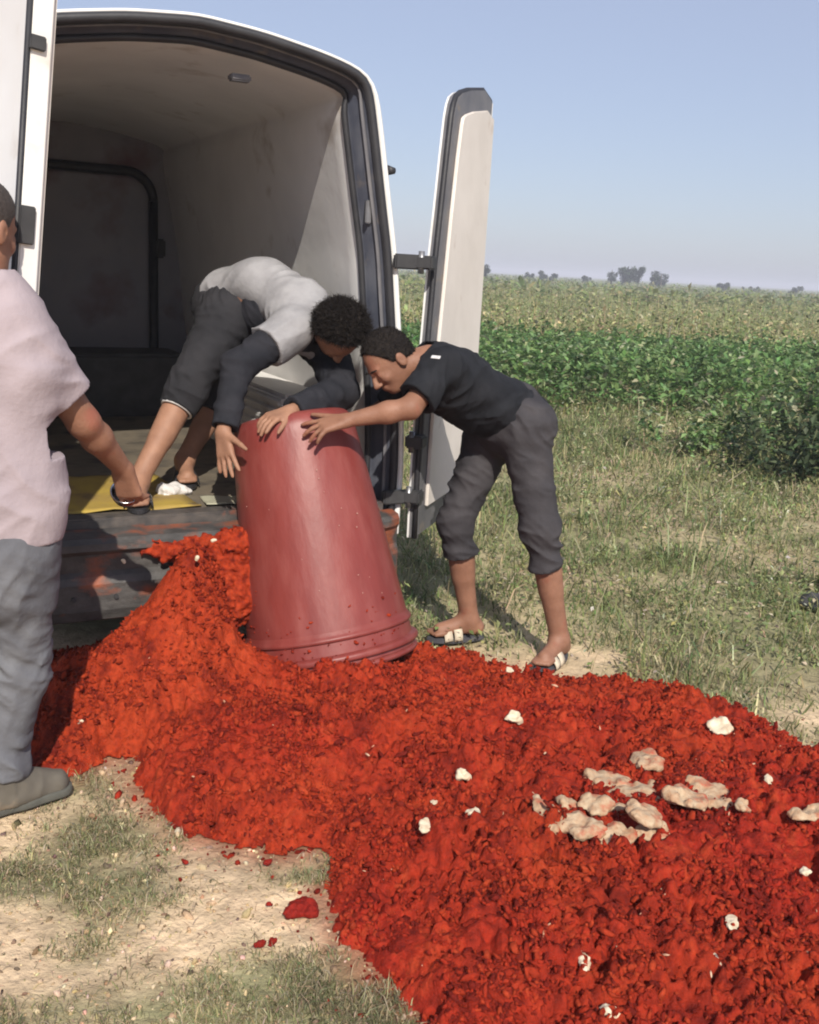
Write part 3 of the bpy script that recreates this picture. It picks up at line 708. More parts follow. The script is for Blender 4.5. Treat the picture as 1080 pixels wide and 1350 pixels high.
def hair_cap(name, c, f, u, r, parent, off, s=1.0, thick=.012, freq=60, amp=.008, cutf=.030, cutu=-.02, back=True, vox=.0045):
    c = np.asarray(c, float); ax = (f, r, u)
    H = Field(c - .16, c + .16, vox)
    H.ell(c + u * .036 * s - f * .010 * s, ax, np.array([.096 + thick, .077 + thick, .088 + thick]) * s, .0)
    H.ell(c - u * .02 * s - f * .035 * s, ax, np.array([.066 + thick, .062 + thick, .062]) * s, .03)
    H.wrinkle(lambda P: amp * fbm(P * freq, 2), .03)
    nn = nrm(f * 1.0 - u * .55); H.cut(c + f * cutf * s + u * .055 * s, nn)            # face opening
    nn = nrm(-u * 1.0 + f * .35); H.cut(c + u * cutu * s, nn)                           # neck line
    return link(name, H.mesh(name, off, 0), M['hair'], parent)
def strands(hair, parent, n, length, width, curl, seed, m):
    r = np.random.default_rng(seed); vs = hair.data.vertices; co = np.array([v.co for v in vs]); no = np.array([v.normal for v in vs])
    i = r.integers(0, len(co), n); p = co[i] - no[i] * .003; d = no[i] + r.normal(0, curl, (n, 3)); d /= np.linalg.norm(d, axis=1)[:, None]
    L = (length * r.uniform(.5, 1.2, n))[:, None]; s = np.cross(d, r.normal(size=(n, 3))); s /= np.linalg.norm(s, axis=1)[:, None]; w = width
    b1 = np.cross(d, s); m1 = p + d * L * .5 + b1 * L * curl * .5; t_ = p + d * L * .75 + b1 * L * curl * 1.1 + s * L * curl * .5
    v = np.stack([p - s * w, p + s * w, m1 + s * w, m1 - s * w, t_], 1).reshape(-1, 3); k = np.arange(n)[:, None] * 5
    o = link('hair_strands', new_mesh('hair_strands', v, [k + np.array([[0, 1, 2, 3]]), k + np.array([[3, 2, 4]])]), m, parent); o['kind'] = 'stuff'
def ridge(P, A, f, seed=0.0):
    """soft folds: ridged noise stretched along directions given by matrix A"""
    q = P @ np.asarray(A, np.float32).T * f + seed
    q = q + .35 * noise3(P * 6 + seed)[:, None]
    return (1 - 2 * np.abs(noise3(q)) ** .8) * np.clip(.6 + 1.1 * noise3(P * 5.3 + seed * 1.7), .08, 1.2)
def stretchM(ax, along=.25, across=1.0):
    """matrix that keeps frequency across `ax` folds: low along directions normal to ax, high along ax"""
    a = nrm(ax); return along * np.eye(3) + (across - along) * np.outer(a, a)
def hem(F, a, b, t, r_in, depth=.05):
    """hollow a sleeve or trouser end: cut plane at a+(b-a)*t and bore inside"""
    a = np.asarray(a, float); b = np.asarray(b, float); d = nrm(b - a); p = a + (b - a) * t
    lo = np.minimum(p, p + d * .3) - .12; hi = np.maximum(p, p + d * .3) + .12
    F.cut(p, d, p - .13 + np.minimum(0, d * .02), p + .13 + np.maximum(0, d * .02))
    F.cone(p - d * depth, p + d * .06, r_in, r_in, 0, op='sub', margin=.02)

# ---- the young man at the right, bending over the barrel
def person_right():
    base = V(.46, 4.12, 0)
    P = empty('person', base); tag(P, 'person in black T-shirt and rolled charcoal trousers bending over the barrel from the right', 'person')
    hipR, hipL = at(648, 572, 4.27), at(690, 562, 4.09)
    knR, knL = at(601, 688, 4.20), at(712, 696, 4.02)
    anR, anL = V(.285, 4.25, .105), V(.655, 4.05, .105)
    pel = at(672, 545, 4.17); chest = at(598, 500, 4.06); nb = at(566, 474, 4.02)
    shL, shR = at(583, 484, 3.90), at(556, 492, 4.22)
    elL, wrL = at(541, 538, 3.78), at(458, 554, 3.765)
    elR, wrR = at(500, 545, 4.25), at(462, 552, 4.10)
    hc = at(514, 476, 3.98)
    lo = V(-.55, 3.5, -.03); hi = V(.95, 4.55, 1.5)
    F = Field(lo, hi, .0058)
    F.chain([hipR, knR, anR], [.080, .058, .040], .03); F.chain([hipL, knL, anL], [.080, .058, .040], .03)
    for k, a in ((knR, anR), (knL, anL)): F.cone(k * .72 + a * .28 + V(.012, .012, 0), k * .45 + a * .55, .052, .042, .03)
    F.cone(pel, chest, .11, .12, .05); F.cone(shL, shR, .06, .06, .05); F.cone(nb, hc + V(.035, .01, -.02), .058, .052, .03)
    F.chain([shL, elL], [.052, .041], .02); F.cone(elL, elL * .65 + wrL * .35, .041, .040, .02); F.cone(elL * .65 + wrL * .35, wrL, .040, .026, .02)
    F.chain([shR, elR, wrR], [.052, .040, .026], .02)
    f, u, r = add_head(F, hc, (-.62, -.42, -.66), (-.62, -.10, .75), .98)
    add_foot(F, anR, (-.95, -.30)); add_foot(F, anL, (-.55, -.85))
    add_hand(F, wrL + nrm(wrL - elL) * .005, at(412, 566, 3.735) - wrL, (-.05, -.45, .85), (-.3, .8, .4), (.10, .30, .38, .42), .30, 1.02, thumb=(.8, .55, .05), tcurl=.05)
    add_hand(F, wrR, V(-.8, -.2, -.3), (0, .2, .9), (0, -.8, 0), (.3, .35, .4, .45), .1, .95)
    body = link('body', F.mesh('body', base), M['skin'], P)
    strands(hair_cap('hair', hc, f, u, r, P, base, .98, .007, 110, .003, .046, -.004), P, 9000, .011, .0008, .6, 1, M['hair'])
    for sd in (-1, 1):      # eyebrows
        e = hc + u * .020 + f * .094 + r * sd * .031; v, q = tube([e - r * sd * .02 - base, e + f * .003 + u * .003 - base, e + r * sd * .02 - f * .010 - base], [.003, .004, .0025], 6)
        link('eyebrow', new_mesh('eyebrow', v, q), M['hair'], P)
    # T-shirt
    T = Field(V(-.2, 3.6, .75), V(.75, 4.5, 1.5), .006); ta = nrm(chest - pel); side = nrm(np.cross(ta, V(0, 0, 1)))
    up = np.cross(side, ta)
    T.cone(pel - ta * .06 - V(0, 0, .0), chest, .158, .152, .03, sq=(up, .76)); T.cone(chest, nb - ta * .04, .150, .10, .05, sq=(up, .78))
    T.cone(shL + ta * -.02, shR + ta * -.02, .078, .078, .06)
    slv = shL + (elL - shL) * .68; T.cone(shL, slv + (elL - shL) * .15, .075, .072, .03)
    slr = shR + (elR - shR) * .7; T.cone(shR, slr + (elR - shR) * .15, .07, .064, .03)
    belly = pel * .45 + chest * .55 - V(0, 0, .09); T.cone(belly, chest - V(0, 0, .05), .07, .09, .08)
    T.wrinkle(lambda X: -.011 * ridge(X, stretchM(nrm(ta + .7 * up), .3), 15, 3.) - .008 * ridge(X, stretchM(nrm(ta - .5 * up), .25), 24, 8.) + .006 * noise3(X * 9))
    hem(T, shL, elL, .80, .052, .05); hem(T, shR, elR, .8, .046, .05)
    T.cut(pel - ta * .085, -ta)
    T.cone(nb - ta * .06, nb + ta * .14, .066, .062, 0, op='sub', margin=.02)
    tsh = link('t_shirt', T.mesh('t_shirt', base, 0), cloth('black_cotton', (.012, .013, .016), (.020, .021, .025)), P)
    # small white mark on the sleeve
    mk = box_bm((-.019, -.0015, -.007), (.019, .0015, .007), .001); lg = bm_obj('sleeve_print', mk, mat('white_print', (.7, .7, .7), (.5, .5, .5), scale=160, lo=.45, hi=.55), P)
    vv = np.array([x.co for x in tsh.data.vertices]) + base; rel = vv - C0; ww = rel @ c_f; sx_ = 540 + FPX * (rel @ c_R) / ww; sy_ = 675 - FPX * (rel @ c_U) / ww
    near_ = np.nonzero(np.hypot(sx_ - 572, sy_ - 468) < 5)[0]; kv = near_[np.argmin(vv[near_, 1])]; nv = tsh.data.vertices[int(kv)].normal
    lg.location = Vector((vv[kv] - base).tolist()) + nv * .0025; lg.rotation_mode = 'QUATERNION'; lg.rotation_quaternion = (-nv).to_track_quat('Y', 'Z')
    # trousers
    J = Field(V(.0, 3.75, .25), V(.95, 4.6, 1.25), .006)
    J.cone(pel - ta * .01, pel + V(.0, 0, -.03), .138, .138, .03); J.cone(hipR, hipL, .104, .104, .05)
    but = pel + V(.035, .02, -.06); J.cone(but, hipL + V(.02, 0, .0), .106, .100, .05)
    heR = knR + (anR - knR) * .32; heL = knL + (anL - knL) * .34
    J.chain([hipR, knR, heR + (anR - knR) * .1], [.100, .068, .061], .04); J.chain([hipL, knL, heL + (anL - knL) * .1], [.102, .070, .062], .04)
    for kk, he in ((knR, heR), (knL, heL)): J.cone(he + (kk - he) * .02, he + (kk - he) * .22, .064, .068, .012)
    def jw(X):
        low = np.clip((.80 - X[:, 2]) / .3, 0, 1)
        return -(.008 + .012 * low) * ridge(X, stretchM((.15, 0, 1), .32), 17, 1.) - .007 * ridge(X, stretchM((.6, 0, .8), .3), 26, 5.) + .006 * noise3(X * 8)
    J.wrinkle(jw)
    hem(J, knR, anR, .33, .047, .08); hem(J, knL, anL, .35, .047, .08)
    J.cut(pel + ta * .075, ta)
    link('trousers', J.mesh('trousers', base, 0), cloth('charcoal_denim', (.036, .034, .038), (.058, .054, .058), scale=6), P)
    # the shirt tail and light undershirt hem at the belly
    return P, anR, anL
P3, anR3, anL3 = person_right()
def sandal(ank, toe, label, mt, ms, name='sandal'):
    d = nrm([toe[0], toe[1], 0]); sd = V(-d[1], d[0], 0); b = V(ank[0], ank[1], 0)
    S = empty(name, b); tag(S, label, 'sandal', 'pair of sandals')
    out = []
    for a in np.linspace(0, 2 * np.pi, 28, endpoint=False):
        x = .135 * math.cos(a) + .055; w = .046 + .008 * math.cos(a); y = w * math.sin(a) * (1 if abs(math.cos(a)) < .95 else .9); out.append((x, y))
    bm = bmesh.new(); vs = [bm.verts.new((d[0] * x + sd[0] * y, d[1] * x + sd[1] * y, .004)) for x, y in out]; fc = bm.faces.new(vs)
    e = bmesh.ops.extrude_face_region(bm, geom=[fc]); bmesh.ops.translate(bm, verts=[x for x in e['geom'] if isinstance(x, bmesh.types.BMVert)], vec=(0, 0, .022))
    bmesh.ops.bevel(bm, geom=bm.edges[:], offset=.004, segments=2, affect='EDGES'); bm_obj('sole', bm, ms, S)
    for x0, x1, w in ((.10, .105, .052), (.045, .06, .05)):
        rings = []
        for a in np.linspace(0, np.pi, 11):
            cc = d * (x0 + (x1 - x0)) + sd * w * math.cos(a) + V(0, 0, .022 + .050 * math.sin(a) * (1.1 if x0 < .08 else .8))
            rings.append(np.array([cc - d * .018 + V(0, 0, .0), cc + d * .018 - V(0, 0, .006)]))
        v, q = loft(rings); o = link('strap', new_mesh('strap', v, q), mt, S); md = o.modifiers.new('thickness', 'SOLIDIFY'); md.thickness = .005
    return S
m_cream = mat('cream_strap', (.62, .55, .42), (.50, .42, .32), rough=.7, scale=20); m_sole = mat('dark_sole', (.05, .05, .06), (.08, .08, .09), rough=.8, scale=20)
sandal(anR3, (-.95, -.30), 'sandal on the foot nearer the barrel, dark sole and cream straps', m_cream, m_sole)
sandal(anL3, (-.55, -.85), 'sandal on the outer foot at the paste edge, cream straps', m_cream, m_sole)

# ---- the man standing in the van, bent double over the barrel
def person_van():
    base = V(-.95, 4.2, .60)
    P = empty('person', base); tag(P, 'person with dark curly hair and light grey T-shirt bent double inside the van', 'person')
    hipR, hipL = at(298, 420, 4.42), at(318, 415, 4.66)
    knR = at(248, 512, 4.20); anR = V(*atz(183, 632, .705)); anL = V(-1.00, 4.42, .705); knL = at(292, 520, 4.60)
    pel = at(302, 398, 4.54); mid = at(345, 388, 4.44); chest = at(392, 412, 4.33); nb = at(420, 428, 4.24)
    shR, shL = at(388, 434, 4.17), at(428, 452, 4.42)
    elR, wrR = at(314, 482, 3.98), at(294, 570, 3.83)
    elL, wrL = at(450, 516, 4.12), at(382, 543, 3.87)
    hc = at(446, 438, 4.13)
    F = Field(V(-1.35, 3.6, .57), V(-.1, 4.95, 1.62), .0058)
    F.chain([hipR, knR, anR], [.080, .056, .040], .03); F.chain([hipL, knL, anL], [.080, .056, .040], .03)
    for k, a in ((knR, anR), (knL, anL)): F.cone(k * .70 + a * .30 + V(-.01, .018, 0), k * .45 + a * .55, .050, .042, .03)
    F.chain([pel, mid, chest], [.11, .11, .115], .05); F.cone(shR, shL, .06, .06, .05); F.cone(nb, hc + V(-.03, .03, -.01), .056, .052, .03)
    F.chain([shR, elR, wrR], [.050, .040, .027], .02); F.chain([shL, elL, wrL], [.05, .040, .027], .02)
    f, u, r = add_head(F, hc, (.22, -.06, -1.0), (.62, -.76, .10), .98)
    add_foot(F, anR, (.25, -.97)); add_foot(F, anL, (.3, -.95))
    tip = at(306, 652, 3.73)
    add_hand(F, wrR, tip - wrR, (-.55, -.82, .1), (.82, -.5, .0), (.08, .05, .08, .12), .22, 1.05, thumb=(.62, .72, .05), tcurl=.15)
    add_hand(F, wrL, at(346, 556, 3.775) - wrL, (-.15, -.35, .90), (.5, -.6, 0), (.30, .50, .56, .58), .16, 1.02, thumb=(.8, .45, -.2))
    link('body', F.mesh('body', base), M['skin2'], P)
    strands(hair_cap('hair', hc, f, u, r, P, base, 1.0, .018, 75, .014, .030, -.03), P, 12000, .024, .0010, 1.0, 2, M['hair'])
    ta = nrm(chest - pel); side = nrm(np.cross(ta, V(0, 0, 1))); up = np.cross(side, ta)
    # dark long-sleeved shirt underneath: sleeves and lower flank
    S = Field(V(-1.0, 3.75, .8), V(-.1, 4.8, 1.6), .006)
    S.chain([shR, elR, wrR], [.075, .060, .044], .03); S.chain([shL, elL, wrL], [.085, .068, .046], .03); S.cone(shR, shL, .07, .075, .05)
    S.chain([pel + V(.06, -.02, -.04), mid + V(.03, -.02, -.06), chest + V(0, 0, -.05)], [.125, .115, .11], .05)
    S.wrinkle(lambda X: -.009 * ridge(X, stretchM((.2, .2, 1), .3), 18, 2.) - .005 * ridge(X, stretchM((.8, 0, .4), .3), 30, 5.))
    hem(S, elR, wrR, .93, .031, .05); hem(S, elL, wrL, .93, .031, .05)
    link('undershirt', S.mesh('undershirt', base, 0), cloth('dark_navy_knit', (.017, .018, .023), (.028, .028, .034)), P)
    T = Field(V(-1.1, 3.85, 1.0), V(-.2, 4.85, 1.65), .006)
    p0 = pel + up * .035 + ta * -.03
    T.chain([p0, mid + up * .045, chest + up * .02], [.125, .125, .135], .05, sq=(up, .80)); T.cone(chest + up * .02, nb - ta * .03 + up * .01, .13, .085, .05, sq=(up, .85))
    T.cone(shR, shL, .082, .08, .06)
    sR = shR + (elR - shR) * .62; T.cone(shR, sR, .088, .080, .03); sL = shL + (elL - shL) * .5; T.cone(shL, sL, .085, .075, .03)
    T.wrinkle(lambda X: -.010 * ridge(X, stretchM(nrm(ta - .6 * V(0, 0, 1)), .28), 13, 6.) - .022 * ridge(X, stretchM(ta, .18), 19, 2.) * np.clip((1.42 - X[:, 2]) / .1, 0, 1) * np.clip((-.55 - X[:, 0]) / .1, 0, 1) + .005 * noise3(X * 8))
    hem(T, shR, elR, .50, .068, .05); hem(T, shL, elL, .42, .075, .05)
    T.cut(pel + ta * -.05, -ta)
    T.cone(nb - ta * .03, nb + ta * .14, .064, .060, 0, op='sub', margin=.02)
    link('t_shirt', T.mesh('t_shirt', base, 0), cloth('light_grey_cotton', (.33, .325, .335), (.25, .245, .255)), P)
    J = Field(V(-1.3, 3.75, .6), V(-.45, 4.95, 1.6), .006)
    J.cone(pel - ta * .03 - up * .01, pel + ta * .07, .135, .132, .03, sq=(up, .92)); J.cone(hipR, hipL, .112, .112, .05)
    hR = knR + (anR - knR) * .22; hL = knL + (anL - knL) * .28
    J.chain([hipR, knR, hR + (anR - knR) * .1], [.108, .077, .066], .04); J.chain([hipL, knL, hL + (anL - knL) * .1], [.108, .076, .066], .04)
    J.wrinkle(lambda X: -.010 * ridge(X, stretchM((.3, .4, 1), .3), 15, 4.) - .006 * ridge(X, stretchM((.8, -.2, .5), .3), 26, 7.) + .006 * noise3(X * 8))
    hem(J, knR, anR, .24, .050, .07); hem(J, knL, anL, .30, .050, .07); J.cut(pel + ta * .10, ta, pel - V(.3, .3, -.06), pel + V(.4, .4, .3))
    link('trousers', J.mesh('trousers', base, 0), cloth('dark_trousers', (.020, .020, .023), (.034, .033, .037), scale=6), P)
    # white turned-up hem
    d = nrm(anR - knR); c = knR + (anR - knR) * .235; a = nrm(np.cross(d, V(0, 0, 1))); b = np.cross(d, a)
    pts = [c + (.063 * math.cos(t_)) * a + (.063 * math.sin(t_)) * b - base for t_ in np.linspace(0, 2 * np.pi, 25)]
    v, q = tube(pts, .0065, 6); link('white_hem', new_mesh('white_hem', v, q), mat('white_hem', (.65, .64, .63), rough=.9), P)
    return anR, anL
anR2, anL2 = person_van()
# dark slippers under the man in the van
m_slip = mat('black_slipper', (.02, .02, .022), (.035, .035, .04), rough=.4, scale=14)
for an, td, lb in ((anR2, (.25, -.97), 'dark slipper on the front foot at the van sill'), (anL2, (.3, -.95), 'dark slipper on the rear foot deeper in the van')):
    s_ = sandal(an, td, lb, m_slip, m_slip, 'slipper'); s_.location.z = .602; s_['category'] = 'slipper'; s_['group'] = 'pair of slippers'

# ---- the man at the left edge, seen from behind
def person_left():
    base = V(-1.08, 2.66, 0)
    P = empty('person', base); tag(P, 'person in pale pink T-shirt and grey jeans, cut off by the left picture edge', 'person')
    hipR, hipL = at(14, 730, 2.68), V(-1.24, 2.66, .86)
    knR = at(16, 890, 2.70); anR = V(-1.128, 2.66, .10); knL = V(-1.30, 2.62, .48); anL = V(-1.34, 2.50, .10)
    pel = V(-1.15, 2.68, .93); mid = V(-1.15, 2.69, 1.14); chest = V(-1.14, 2.70, 1.31); nb = V(-1.125, 2.70, 1.45)
    shR, shL = at(20, 430, 2.70), V(-1.32, 2.68, 1.40)
    elR, wrR = at(110, 556, 2.83), at(162, 618, 3.02)
    elL, wrL = V(-1.40, 2.75, 1.13), V(-1.36, 2.92, .95)
    hc = at(-26, 300, 2.70)
    F = Field(V(-1.6, 2.25, -.02), V(-.7, 3.3, 1.85), .0058)
    F.chain([hipR, knR, anR], [.085, .058, .045], .03); F.chain([hipL, knL, anL], [.085, .058, .045], .03)
    F.chain([pel, mid, chest], [.12, .12, .13], .05); F.cone(shR, shL, .06, .06, .05); F.chain([nb - V(0, 0, .04), nb, hc + V(0, -.01, -.03)], [.07, .060, .056], .03)
    F.chain([shR, elR], [.056, .044], .02); F.cone(elR, elR * .68 + wrR * .32, .043, .043, .02); F.cone(elR * .68 + wrR * .32, wrR, .043, .028, .02)
    F.chain([shL, elL, wrL], [.056, .043, .028], .02)
    f, u, r = add_head(F, hc, (.30, .93, -.22), (.05, .1, 1), 1.0)
    F.cone(anR, anR + V(.05, .04, -.045), .042, .034, .02); F.cone(anL, anL + V(.02, .06, -.045), .042, .034, .02)
    add_hand(F, wrR, at(176, 668, 3.07) - wrR, (-.2, -.85, .5), (-.8, .1, -.3), (.35, .6, .7, .75), .05, 1.05, thumb=(.85, .4, -.4), tcurl=.4)
    add_hand(F, wrL, V(.1, .6, -.7), (-.6, .3, .2), (.3, .5, .3), (.3, .3, .35, .4), .1, 1.0)
    link('body', F.mesh('body', base), M['skin'], P)
    hr = hair_cap('hair', hc, f, u, r, P, base, 1.0, .005, 110, .002, .040, -.045); hr.data.materials[0] = mat('cropped_hair', (.055, .042, .036), (.035, .027, .024), rough=.8, scale=120, bump=.003, bscale=300); strands(hr, P, 7000, .005, .0006, .6, 3, hr.data.materials[0])
    T = Field(V(-1.55, 2.4, .75), V(-.75, 3.1, 1.65), .006); fw = V(0, 1, 0)
    T.chain([V(-1.15, 2.68, .86), V(-1.155, 2.69, 1.08), V(-1.15, 2.70, 1.30)], [.212, .192, .195], .05, sq=(fw, .72)); T.cone(V(-1.14, 2.70, 1.30), nb - V(0, 0, .02), .19, .085, .06, sq=(fw, .72))
    T.cone(shR - V(.02, 0, .01), shL, .078, .078, .06); sR = shR + (elR - shR) * .70; T.cone(shR, sR + (elR - shR) * .1, .073, .074, .035)
    sL = shL + (elL - shL) * .75; T.cone(shL, sL, .078, .08, .03)
    def tw(X):
        return -.015 * ridge(X, stretchM((.80, 0, .50), .16), 9, 2.) - .010 * ridge(X, stretchM((-.6, .2, .7), .2), 16, 7.) + .007 * noise3(X * 6)
    T.wrinkle(tw)
    hem(T, shR, elR, .72, .062, .06); hem(T, shL, elL, .7, .055, .05)
    T.cut(V(-1.14, 2.68, .80), nrm(V(.04, 0, -1)))
    T.cone(nb - V(0, 0, .06), nb + V(0, 0, .1), .068, .066, 0, op='sub', margin=.02)
    link('t_shirt', T.mesh('t_shirt', base, 0), cloth('pale_pink_cotton', (.37, .31, .33), (.31, .26, .28), scale=5), P)
    # sleeve hem band
    d = nrm(elR - shR); c = shR + (elR - shR) * .70; a = nrm(np.cross(d, V(0, 0, 1))); b = np.cross(d, a)
    J = Field(V(-1.5, 2.3, .02), V(-.8, 3.0, 1.1), .006)
    J.cone(pel - V(0, 0, .06), pel + V(0, 0, .03), .165, .165, .03, sq=(fw, .82)); J.cone(hipR, hipL, .115, .115, .05, sq=(fw, .95))
    J.cone(hipR + V(-.02, -.05, .02), hipR + V(-.02, -.05, -.06), .10, .10, .06)
    J.chain([hipR, knR, anR + V(0, 0, .01)], [.120, .084, .066], .05); J.chain([hipL, knL, anL], [.118, .09, .078], .05)
    def jw(X):
        kn = np.exp(-((X[:, 2] - .50) / .12) ** 2) + np.exp(-((X[:, 2] - .13) / .12) ** 2) + .35
        return -.011 * kn * ridge(X, stretchM((.55, .1, .9), .28), 17, 3.) - .013 * ridge(X, stretchM((.85, .2, -.5), .2), 15, 9.) - .008 * kn * ridge(X, stretchM((.7, 0, .8), .3), 30, 6.) + .006 * noise3(X * 7)
    J.wrinkle(jw, .045)
    hem(J, knR, anR, .97, .054, .04); hem(J, knL, anL, .97, .058, .04); J.cut(pel + V(0, 0, .05), V(0, 0, 1))
    link('jeans', J.mesh('jeans', base, 0), cloth('grey_denim', (.14, .143, .157), (.10, .102, .114), scale=4, dirt=(.20, .205, .215), dscale=5, dlo=.5, dhi=.75), P)
    return anR, anL, wrR
anR1, anL1, wrR1 = person_left()
def shoe(an, td, label):
    d = nrm([td[0], td[1], 0]); sd = V(-d[1], d[0], 0); b = V(an[0], an[1], 0)
    S = empty('shoe', b); tag(S, label, 'shoe', 'pair of worn shoes')
    U = Field(b + V(-.32, -.32, -.01), b + V(.32, .32, .24), .005)
    hl = b - d * .055 + V(0, 0, .055); to = b + d * .155 + V(0, 0, .038)
    U.cone(hl, b + d * .06 + V(0, 0, .055), .050, .050, .03, sq=(sd, .95)); U.cone(b + d * .05 + V(0, 0, .055), to, .052, .040, .03)
    U.cone(b + V(0, 0, .06), b + V(0, 0, .15), .062, .066, .03); U.cut(b + V(0, 0, .135), V(0, 0, 1)); U.cut(b + V(0, 0, .022), V(0, 0, -1))
    U.cone(b + V(0, 0, .10), b + V(0, 0, .18), .053, .058, 0, op='sub', margin=.02)
    U.wrinkle(lambda X: .004 * noise3(X * 22) - .003 * ridge(X, stretchM(d, .4), 30, 2.))
    link('upper', U.mesh('upper', b), mat('worn_suede', (.10, .088, .072), (.14, .125, .10), rough=.9, scale=9, dirt=(.26, .2, .14), dscale=8), S)
    K = Field(b + V(-.32, -.32, -.01), b + V(.32, .32, .10), .005)
    K.cone(b - d * .055 + V(0, 0, .012), b + d * .06 + V(0, 0, .012), .055, .050, .02); K.cone(b + d * .06 + V(0, 0, .012), b + d * .16 + V(0, 0, .012), .050, .046, .02)
    K.cut(b + V(0, 0, .028), V(0, 0, 1)); K.cut(b + V(0, 0, .0015), V(0, 0, -1))
    link('sole', K.mesh('sole', b), mat('shoe_sole', (.10, .10, .085), (.07, .07, .06), rough=.9), S)
shoe(anR1, (.72, .60), 'worn brown-grey shoe on bare soil below the grey jeans')
shoe(anL1, (.3, .9), 'worn brown-grey shoe outside the left picture edge')
# shiny metal bowl in the left man's hand
hp_ = at(166, 652, 3.11)
bowl = empty('metal_bowl', hp_); tag(bowl, 'small dark shiny metal bowl in the hand of the pink-shirted person', 'bowl')
m_bowl = mat('dark_steel', (.10, .095, .09), (.25, .24, .23), rough=.22, metal=.9, scale=25)
lathe('bowl_wall', [(.001, -.030), (.022, -.029), (.036, -.018), (.043, .0), (.046, .018), (.043, .018), (.034, -.014), (.02, -.024), (.001, -.025)], m_bowl, bowl, 28)
lathe('bowl_rim', [(.045, .016), (.048, .018), (.047, .021), (.043, .021), (.042, .017)], M['steel'], bowl, 28)
bowl.rotation_euler = (R_(40), R_(15), 0)
# crumpled white rag by the feet
wr = Field(V(-.12, -.12, -.05), V(.12, .12, .10), .004)
wr.ell((0, 0, .01), (V(1, 0, 0), V(0, 1, 0), V(0, 0, 1)), (.055, .05, .028), 0); wr.ell((.05, .02, .005), (V(1, 0, 0), V(0, 1, 0), V(0, 0, 1)), (.035, .03, .02), .02)
wr.wrinkle(lambda X: -.014 * ridge(X, np.eye(3), 22, 3.) + .01 * noise3(X * 30), .04)
rag = link('white_rag', wr.mesh('white_rag'), m_w); rag.location = Vector(vworld(-.02, .32, .612).tolist()); tag(rag, 'crumpled white rag on the van floor beside the bare ankle', 'rag')
rag2 = link('paper_scrap', rag.data.copy(), m_w); rag2.location = Vector(vworld(.30, .30, .608).tolist()); rag2.scale = (.55, .55, .6); rag2.rotation_euler = (0, 0, 2.0); tag(rag2, 'small white paper scrap on the van floor near the barrel', 'scrap')

# ------------------------------------------------------------------ pale scraps on the paste
M['scrap'] = mat('pale_cream_scrap', (.50, .38, .25), (.40, .23, .13), rough=.75, scale=38, bump=.006, bscale=90, dirt=(.42, .09, .045), dscale=24, dlo=.56, dhi=.70)
M['seed'] = mat('cream_husk', (.68, .60, .45), (.55, .42, .28), rough=.6, scale=40)
def scrap(px, py, w, h, label, group, m, seed, name):
    p = atz(px, py, .10); p = atz(px, py, float(hsample(np.array([p[0]]), np.array([p[1]]))[0][0]) + (.009 if w > 15 else .007))
    rr = np.random.default_rng(seed); k = np.linalg.norm(p - C0) / FPX; w, h = (w * 1.22, h * 1.22) if w > 12 and m is M['scrap'] else (w, h); a, b = w * k / 2, h * k / 2 * 1.6
    S = Field((-a - .03, -b - .03, -.03), (a + .03, b + .03, .06), max(.0016, min(.004, a / 8)))
    E3 = (V(1, 0, 0), V(0, 1, 0), V(0, 0, 1)); S.ell((0, 0, .002), E3, (a, b, min(a, b) * .17 + .004), 0)
    if a > .02:
        for _ in range(5):
            t_ = rr.uniform(0, 6.28); S.ell((a * .7 * math.cos(t_), b * .7 * math.sin(t_), rr.uniform(0, .012)), E3, (a * rr.uniform(.25, .5), b * rr.uniform(.3, .55), rr.uniform(.008, .018)), .01)
    am = .085 * min(a, b) + .001; S.wrinkle(lambda X: am * (1.7 * fbm(X * (1.1 / min(a, b)) + seed, 3) - .9 * np.abs(noise3(X * (2.2 / min(a, b)) + seed)) + .1), .04)
    o = link(name, S.mesh(name), m); o.location = Vector(p.tolist()); o.rotation_euler = (rr.uniform(-.2, .2), rr.uniform(-.2, .2), rr.uniform(-.5, .5))
    return tag(o, label, 'scrap', group)
GP = 'pale lumps in the paste'
for i, (x, y, w, h, lb) in enumerate((
    (828, 1050, 78, 52, 'largest pale cream lump, middle of the pale cluster on the paste'), (852, 1004, 34, 26, 'small pale lump above the pale cluster'), (800, 1030, 44, 24, 'pale lump forming the upper left of the cluster'),
    (938, 1050, 42, 32, 'rounded pale lump at the right end of the cluster'), (905, 1054, 50, 22, 'flat pale lump just left of the rounded one'), (765, 1090, 48, 26, 'pale slanting lump at the lower left of the cluster'),
    (720, 1075, 22, 34, 'narrow upright pale lump at the left end of the cluster'), (812, 1105, 48, 18, 'flat pale strip below the largest lump'), (862, 1098, 36, 16, 'pale thin strip at the lower right of the cluster'),
    (1070, 1074, 44, 13, 'long pale strip at the right picture edge'), (850, 1075, 40, 22, 'pale lump tucked under the largest lump'), (785, 1062, 30, 20, 'pale lump joining the left and middle of the cluster'),
    (748, 1060, 20, 14, 'small pale crumb above the narrow upright lump'), (980, 1066, 16, 10, 'small pale crumb right of the cluster'))):
    scrap(x, y, w, h, lb, GP, M['scrap'], 50 + i, 'pale_lump')
GH = 'pale husks scattered on the paste'
